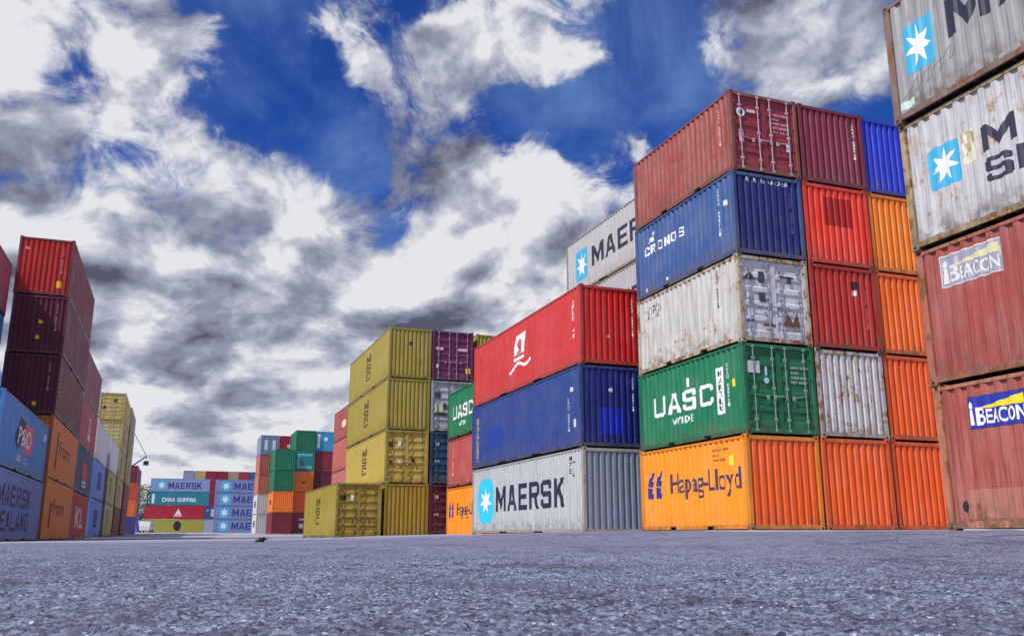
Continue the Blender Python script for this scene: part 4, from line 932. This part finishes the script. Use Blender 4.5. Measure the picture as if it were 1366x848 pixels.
# ------------------------------------------------------------------ crane, van and trees far down the yard
def crane():
    p = yard(-10.4, 236, zF); t = bpy.data.objects.new('harbour_crane', None); COL.objects.link(t); t.location = p; t.rotation_euler = (0, 0, YAW)
    tag(t, 'blue-violet harbour crane rising behind the far end of the left row', 'crane')
    cb = metal('crane_blue_paint', (.10, .09, .45), .5, .1); cp = metal('crane_violet_paint', (.22, .12, .42), .5, .1)
    for sx in (-1, 1):
        for sy in (-1, 1):
            link('leg', MB().tube((sx * 3, sy * 3, 0), (sx * .9, sy * .9, 11), .38, .3).mesh('leg'), t, cb)
    link('portal_beam', MB().box(-3.2, 3.2, -.4, .4, 3.6, 4.3).box(-.4, .4, -3.2, 3.2, 3.6, 4.295).mesh('portal_beam'), t, cb)
    hs_ = link('machine_house', MB().box(-2.3, 2.6, -1.6, 1.6, 11, 14.6).mesh('machine_house', .08), t, cp)
    link('window', MB().box(2.55, 2.64, -1.2, 1.2, 12.6, 14.0).mesh('window'), hs_, metal('dark_glass', (.03, .04, .07), .1, .2))
    link('mast', MB().tube((-.6, 0, 14.6), (-.6, 0, 25.0), .55, .35).mesh('mast'), t, cb)
    b = MB(); A0 = Vector((0, 0, 15.5)); A1 = Vector((3.4, 0, 18.2))
    for dy in (-.5, .5): b.tube(A0 + Vector((0, dy, 0)), A1 + Vector((0, dy * .5, 0)), .16)
    for k in range(6):
        q = A0.lerp(A1, k / 6); q2 = A0.lerp(A1, (k + 1) / 6); b.tube(q + Vector((0, -.45, 0)), q2 + Vector((0, .4, 0)), .07)
    link('boom', b.mesh('boom'), t, cb)
    link('stay_cable', MB().tube((-.6, 0, 24.8), A1, .07).mesh('stay_cable'), t, M_DARK)
    link('hook_block', MB().tube(A1, A1 + Vector((0, 0, -1.2)), .05).box(A1.x - .6, A1.x + .6, -.4, .4, A1.z - 2.2, A1.z - 1.2).mesh('hook_block'), t, M_DARK)
crane()
def van():
    t = bpy.data.objects.new('parked_van', None); COL.objects.link(t); t.location = yard(-4.2, 182, gz(-4, 182)); t.rotation_euler = (0, 0, YAW + 1.45)
    tag(t, 'small white van parked at the far end between left row and trees', 'van')
    me = bpy.data.meshes.new('body'); bm = bmesh.new()
    prof = [(-2.3, .35), (2.3, .35), (2.35, .95), (1.75, 1.15), (1.15, 1.95), (-2.2, 2.0), (-2.35, 1.1)]
    v0 = [bm.verts.new((x, -.9, z)) for x, z in prof]; v1 = [bm.verts.new((x, .9, z)) for x, z in prof]; n = len(prof)
    bm.faces.new(v0); bm.faces.new(v1[::-1]); [bm.faces.new((v0[i], v1[i], v1[(i + 1) % n], v0[(i + 1) % n])) for i in range(n)]
    bmesh.ops.recalc_face_normals(bm, faces=bm.faces); bmesh.ops.bevel(bm, geom=bm.edges[:], offset=.06, segments=2, affect='EDGES'); bm.to_mesh(me); bm.free()
    link('body', me, t, metal('van_white_paint', (.75, .75, .78), .3, 0)); gl = metal('dark_glass', (.03, .04, .07), .1, .2)
    link('windscreen', MB().add([(1.80, -.75, 1.15), (1.80, .75, 1.15), (1.25, .7, 1.88), (1.25, -.7, 1.88)], [(0, 1, 2, 3)]).mesh('windscreen'), t, gl)
    for s in (-1, 1): link('side_window', MB().box(.3, 1.1, s * .903 - .006, s * .903 + .006, 1.2, 1.75).mesh('side_window'), t, gl)
    for x in (-1.45, 1.5):
        for s in (-1, 1):
            wv = link('wheel', MB().tube((x, s * .93, .34), (x, s * .70, .34), .34, n=16).mesh('wheel'), t, M_DARK)
            link('rim', MB().tube((x, s * .94, .34), (x, s * .90, .34), .19, n=12).mesh('rim'), wv, M_ROD)
van()
M_BARK = metal('tree_bark', (.16, .13, .10), .9, 0)
def leaf_mat():
    m, N, bs = new_mat('leaf_green'); tc = N.n('ShaderNodeTexCoord')
    k = N.mix(N.rng(N.noise(tc.outputs['Object'], .9, 4), .35, .65), (.03, .06, .035, 1), (.09, .13, .07, 1)); N.put(bs.inputs['Base Color'], k); bs.inputs['Roughness'].default_value = .7; return m
M_LEAF = leaf_mat()
def tree(a, b, h, seed, label):
    rnd = random.Random(seed); t = bpy.data.objects.new('slender_tree', None); COL.objects.link(t); t.location = yard(a, b, gz(0, 200)); t.rotation_euler = (0, 0, YAW)
    tag(t, label, 'tree', 'slender trees beyond the end of the yard')
    m = MB().tube((0, 0, 0), (.1, 0, h * .45), h * .022, h * .015).tube((.1, 0, h * .45), (0, .1, h * .93), h * .015, .03)
    tips = [Vector((0, 0, h * .9))]
    for i in range(13):
        z = h * (.22 + .05 * i + rnd.random() * .04); an = rnd.random() * 6.28; r = h * (.20 - .10 * (z / h)) * (.7 + .6 * rnd.random())
        q = Vector((math.cos(an) * r, math.sin(an) * r, z + h * .09)); m.tube((0, 0, z), q, .07, .025, 5); tips += [q, q * .6 + Vector((0, 0, z * .4))]
    link('trunk', m.mesh('trunk'), t, M_BARK)
    lf = MB()
    for q in tips:
        for _ in range(55):
            d = Vector((rnd.gauss(0, 1), rnd.gauss(0, 1), rnd.gauss(0, .8))) * h * .045; c = q + d; s = .10 + rnd.random() * .14
            u = Vector((rnd.gauss(0, 1), rnd.gauss(0, 1), rnd.gauss(0, 1))).normalized(); v = u.orthogonal().normalized()
            lf.add([c - u * s, c - v * s * .6, c + u * s, c + v * s * .6], [(0, 1, 2, 3)])
    me = bpy.data.meshes.new('crown'); me.from_pydata(lf.v, [], lf.f); me.update(); link('crown', me, t, M_LEAF)
tree(-10.6, 246, 13.5, 1, 'tallest slender tree, nearest the left row at the yard end')
tree(-8.2, 244, 11.5, 2, 'slender tree in the middle of the gap before the end stack')
tree(-6.3, 250, 12.8, 5, 'slender tree half hidden by the end stack of teal and yellow')
tree(-12.6, 256, 12.0, 7, 'slender tree mostly behind the far orange container')
def rag():
    a = Vector((-5.32, 19.4)); z0 = float(ground_z(a.x, a.y)); rnd = random.Random(5)
    t = bpy.data.objects.new('crumpled_rag', None); COL.objects.link(t); t.location = (a.x, a.y, z0); t.scale = (.68, .68, .72); tag(t, 'small dark crumpled rag lying alone on the open asphalt', 'rag')
    bm = bmesh.new(); bmesh.ops.create_icosphere(bm, subdivisions=4, radius=1)
    from mathutils import noise as mn
    for v in bm.verts:
        p = v.co.copy(); n = mn.noise(p * 2.1) * .5 + mn.noise(p * 5.3) * .28
        v.co = Vector((p.x * .15 * (1 + n), p.y * .12 * (1 + n), max(0.0, .035 + p.z * .075 * (1 + 1.6 * n) + .05 * p.x)))
    me = bpy.data.meshes.new('cloth'); bm.to_mesh(me); bm.free()
    link('cloth', me, t, metal('grimy_black_cloth', (.025, .022, .022), .9, 0))
    fl = MB(); n = 12
    vs = [(.08 + .20 * i / n, -.03 + .05 * j + .01 * math.sin(i), .085 + .045 * math.sin(i * .55 + j) * (1 if j else .8) + .03 * i / n) for i in range(n + 1) for j in range(2)]
    low_ = [(x, y, z - .008) for x, y, z in vs]; m2 = len(vs)
    fs = [(2 * i, 2 * i + 2, 2 * i + 3, 2 * i + 1) for i in range(n)]; fs2 = [tuple(q + m2 for q in f[::-1]) for f in fs]
    edge = [(2 * i, 2 * i + m2, 2 * i + 2 + m2, 2 * i + 2) for i in range(n)] + [(2 * i + 1, 2 * i + 3, 2 * i + 3 + m2, 2 * i + 1 + m2) for i in range(n)]
    fl.add(vs + low_, fs + fs2 + edge); link('loose_flap', fl.mesh('loose_flap'), t, metal('grimy_black_cloth2', (.04, .03, .03), .9, 0))
    pl = MB(); pl.add([(-.16, -.05, 0), (-.10, -.06, 0), (-.10, .04, 0), (-.16, .04, 0), (-.18, -.04, .07), (-.12, -.04, .10), (-.12, .02, .10), (-.18, .02, .07)], [(0, 3, 2, 1), (4, 5, 6, 7), (0, 1, 5, 4), (1, 2, 6, 5), (2, 3, 7, 6), (3, 0, 4, 7)])
    link('pale_fold', pl.mesh('pale_fold', .008), t, metal('dusty_cloth', (.28, .24, .22), .9, 0))
rag()
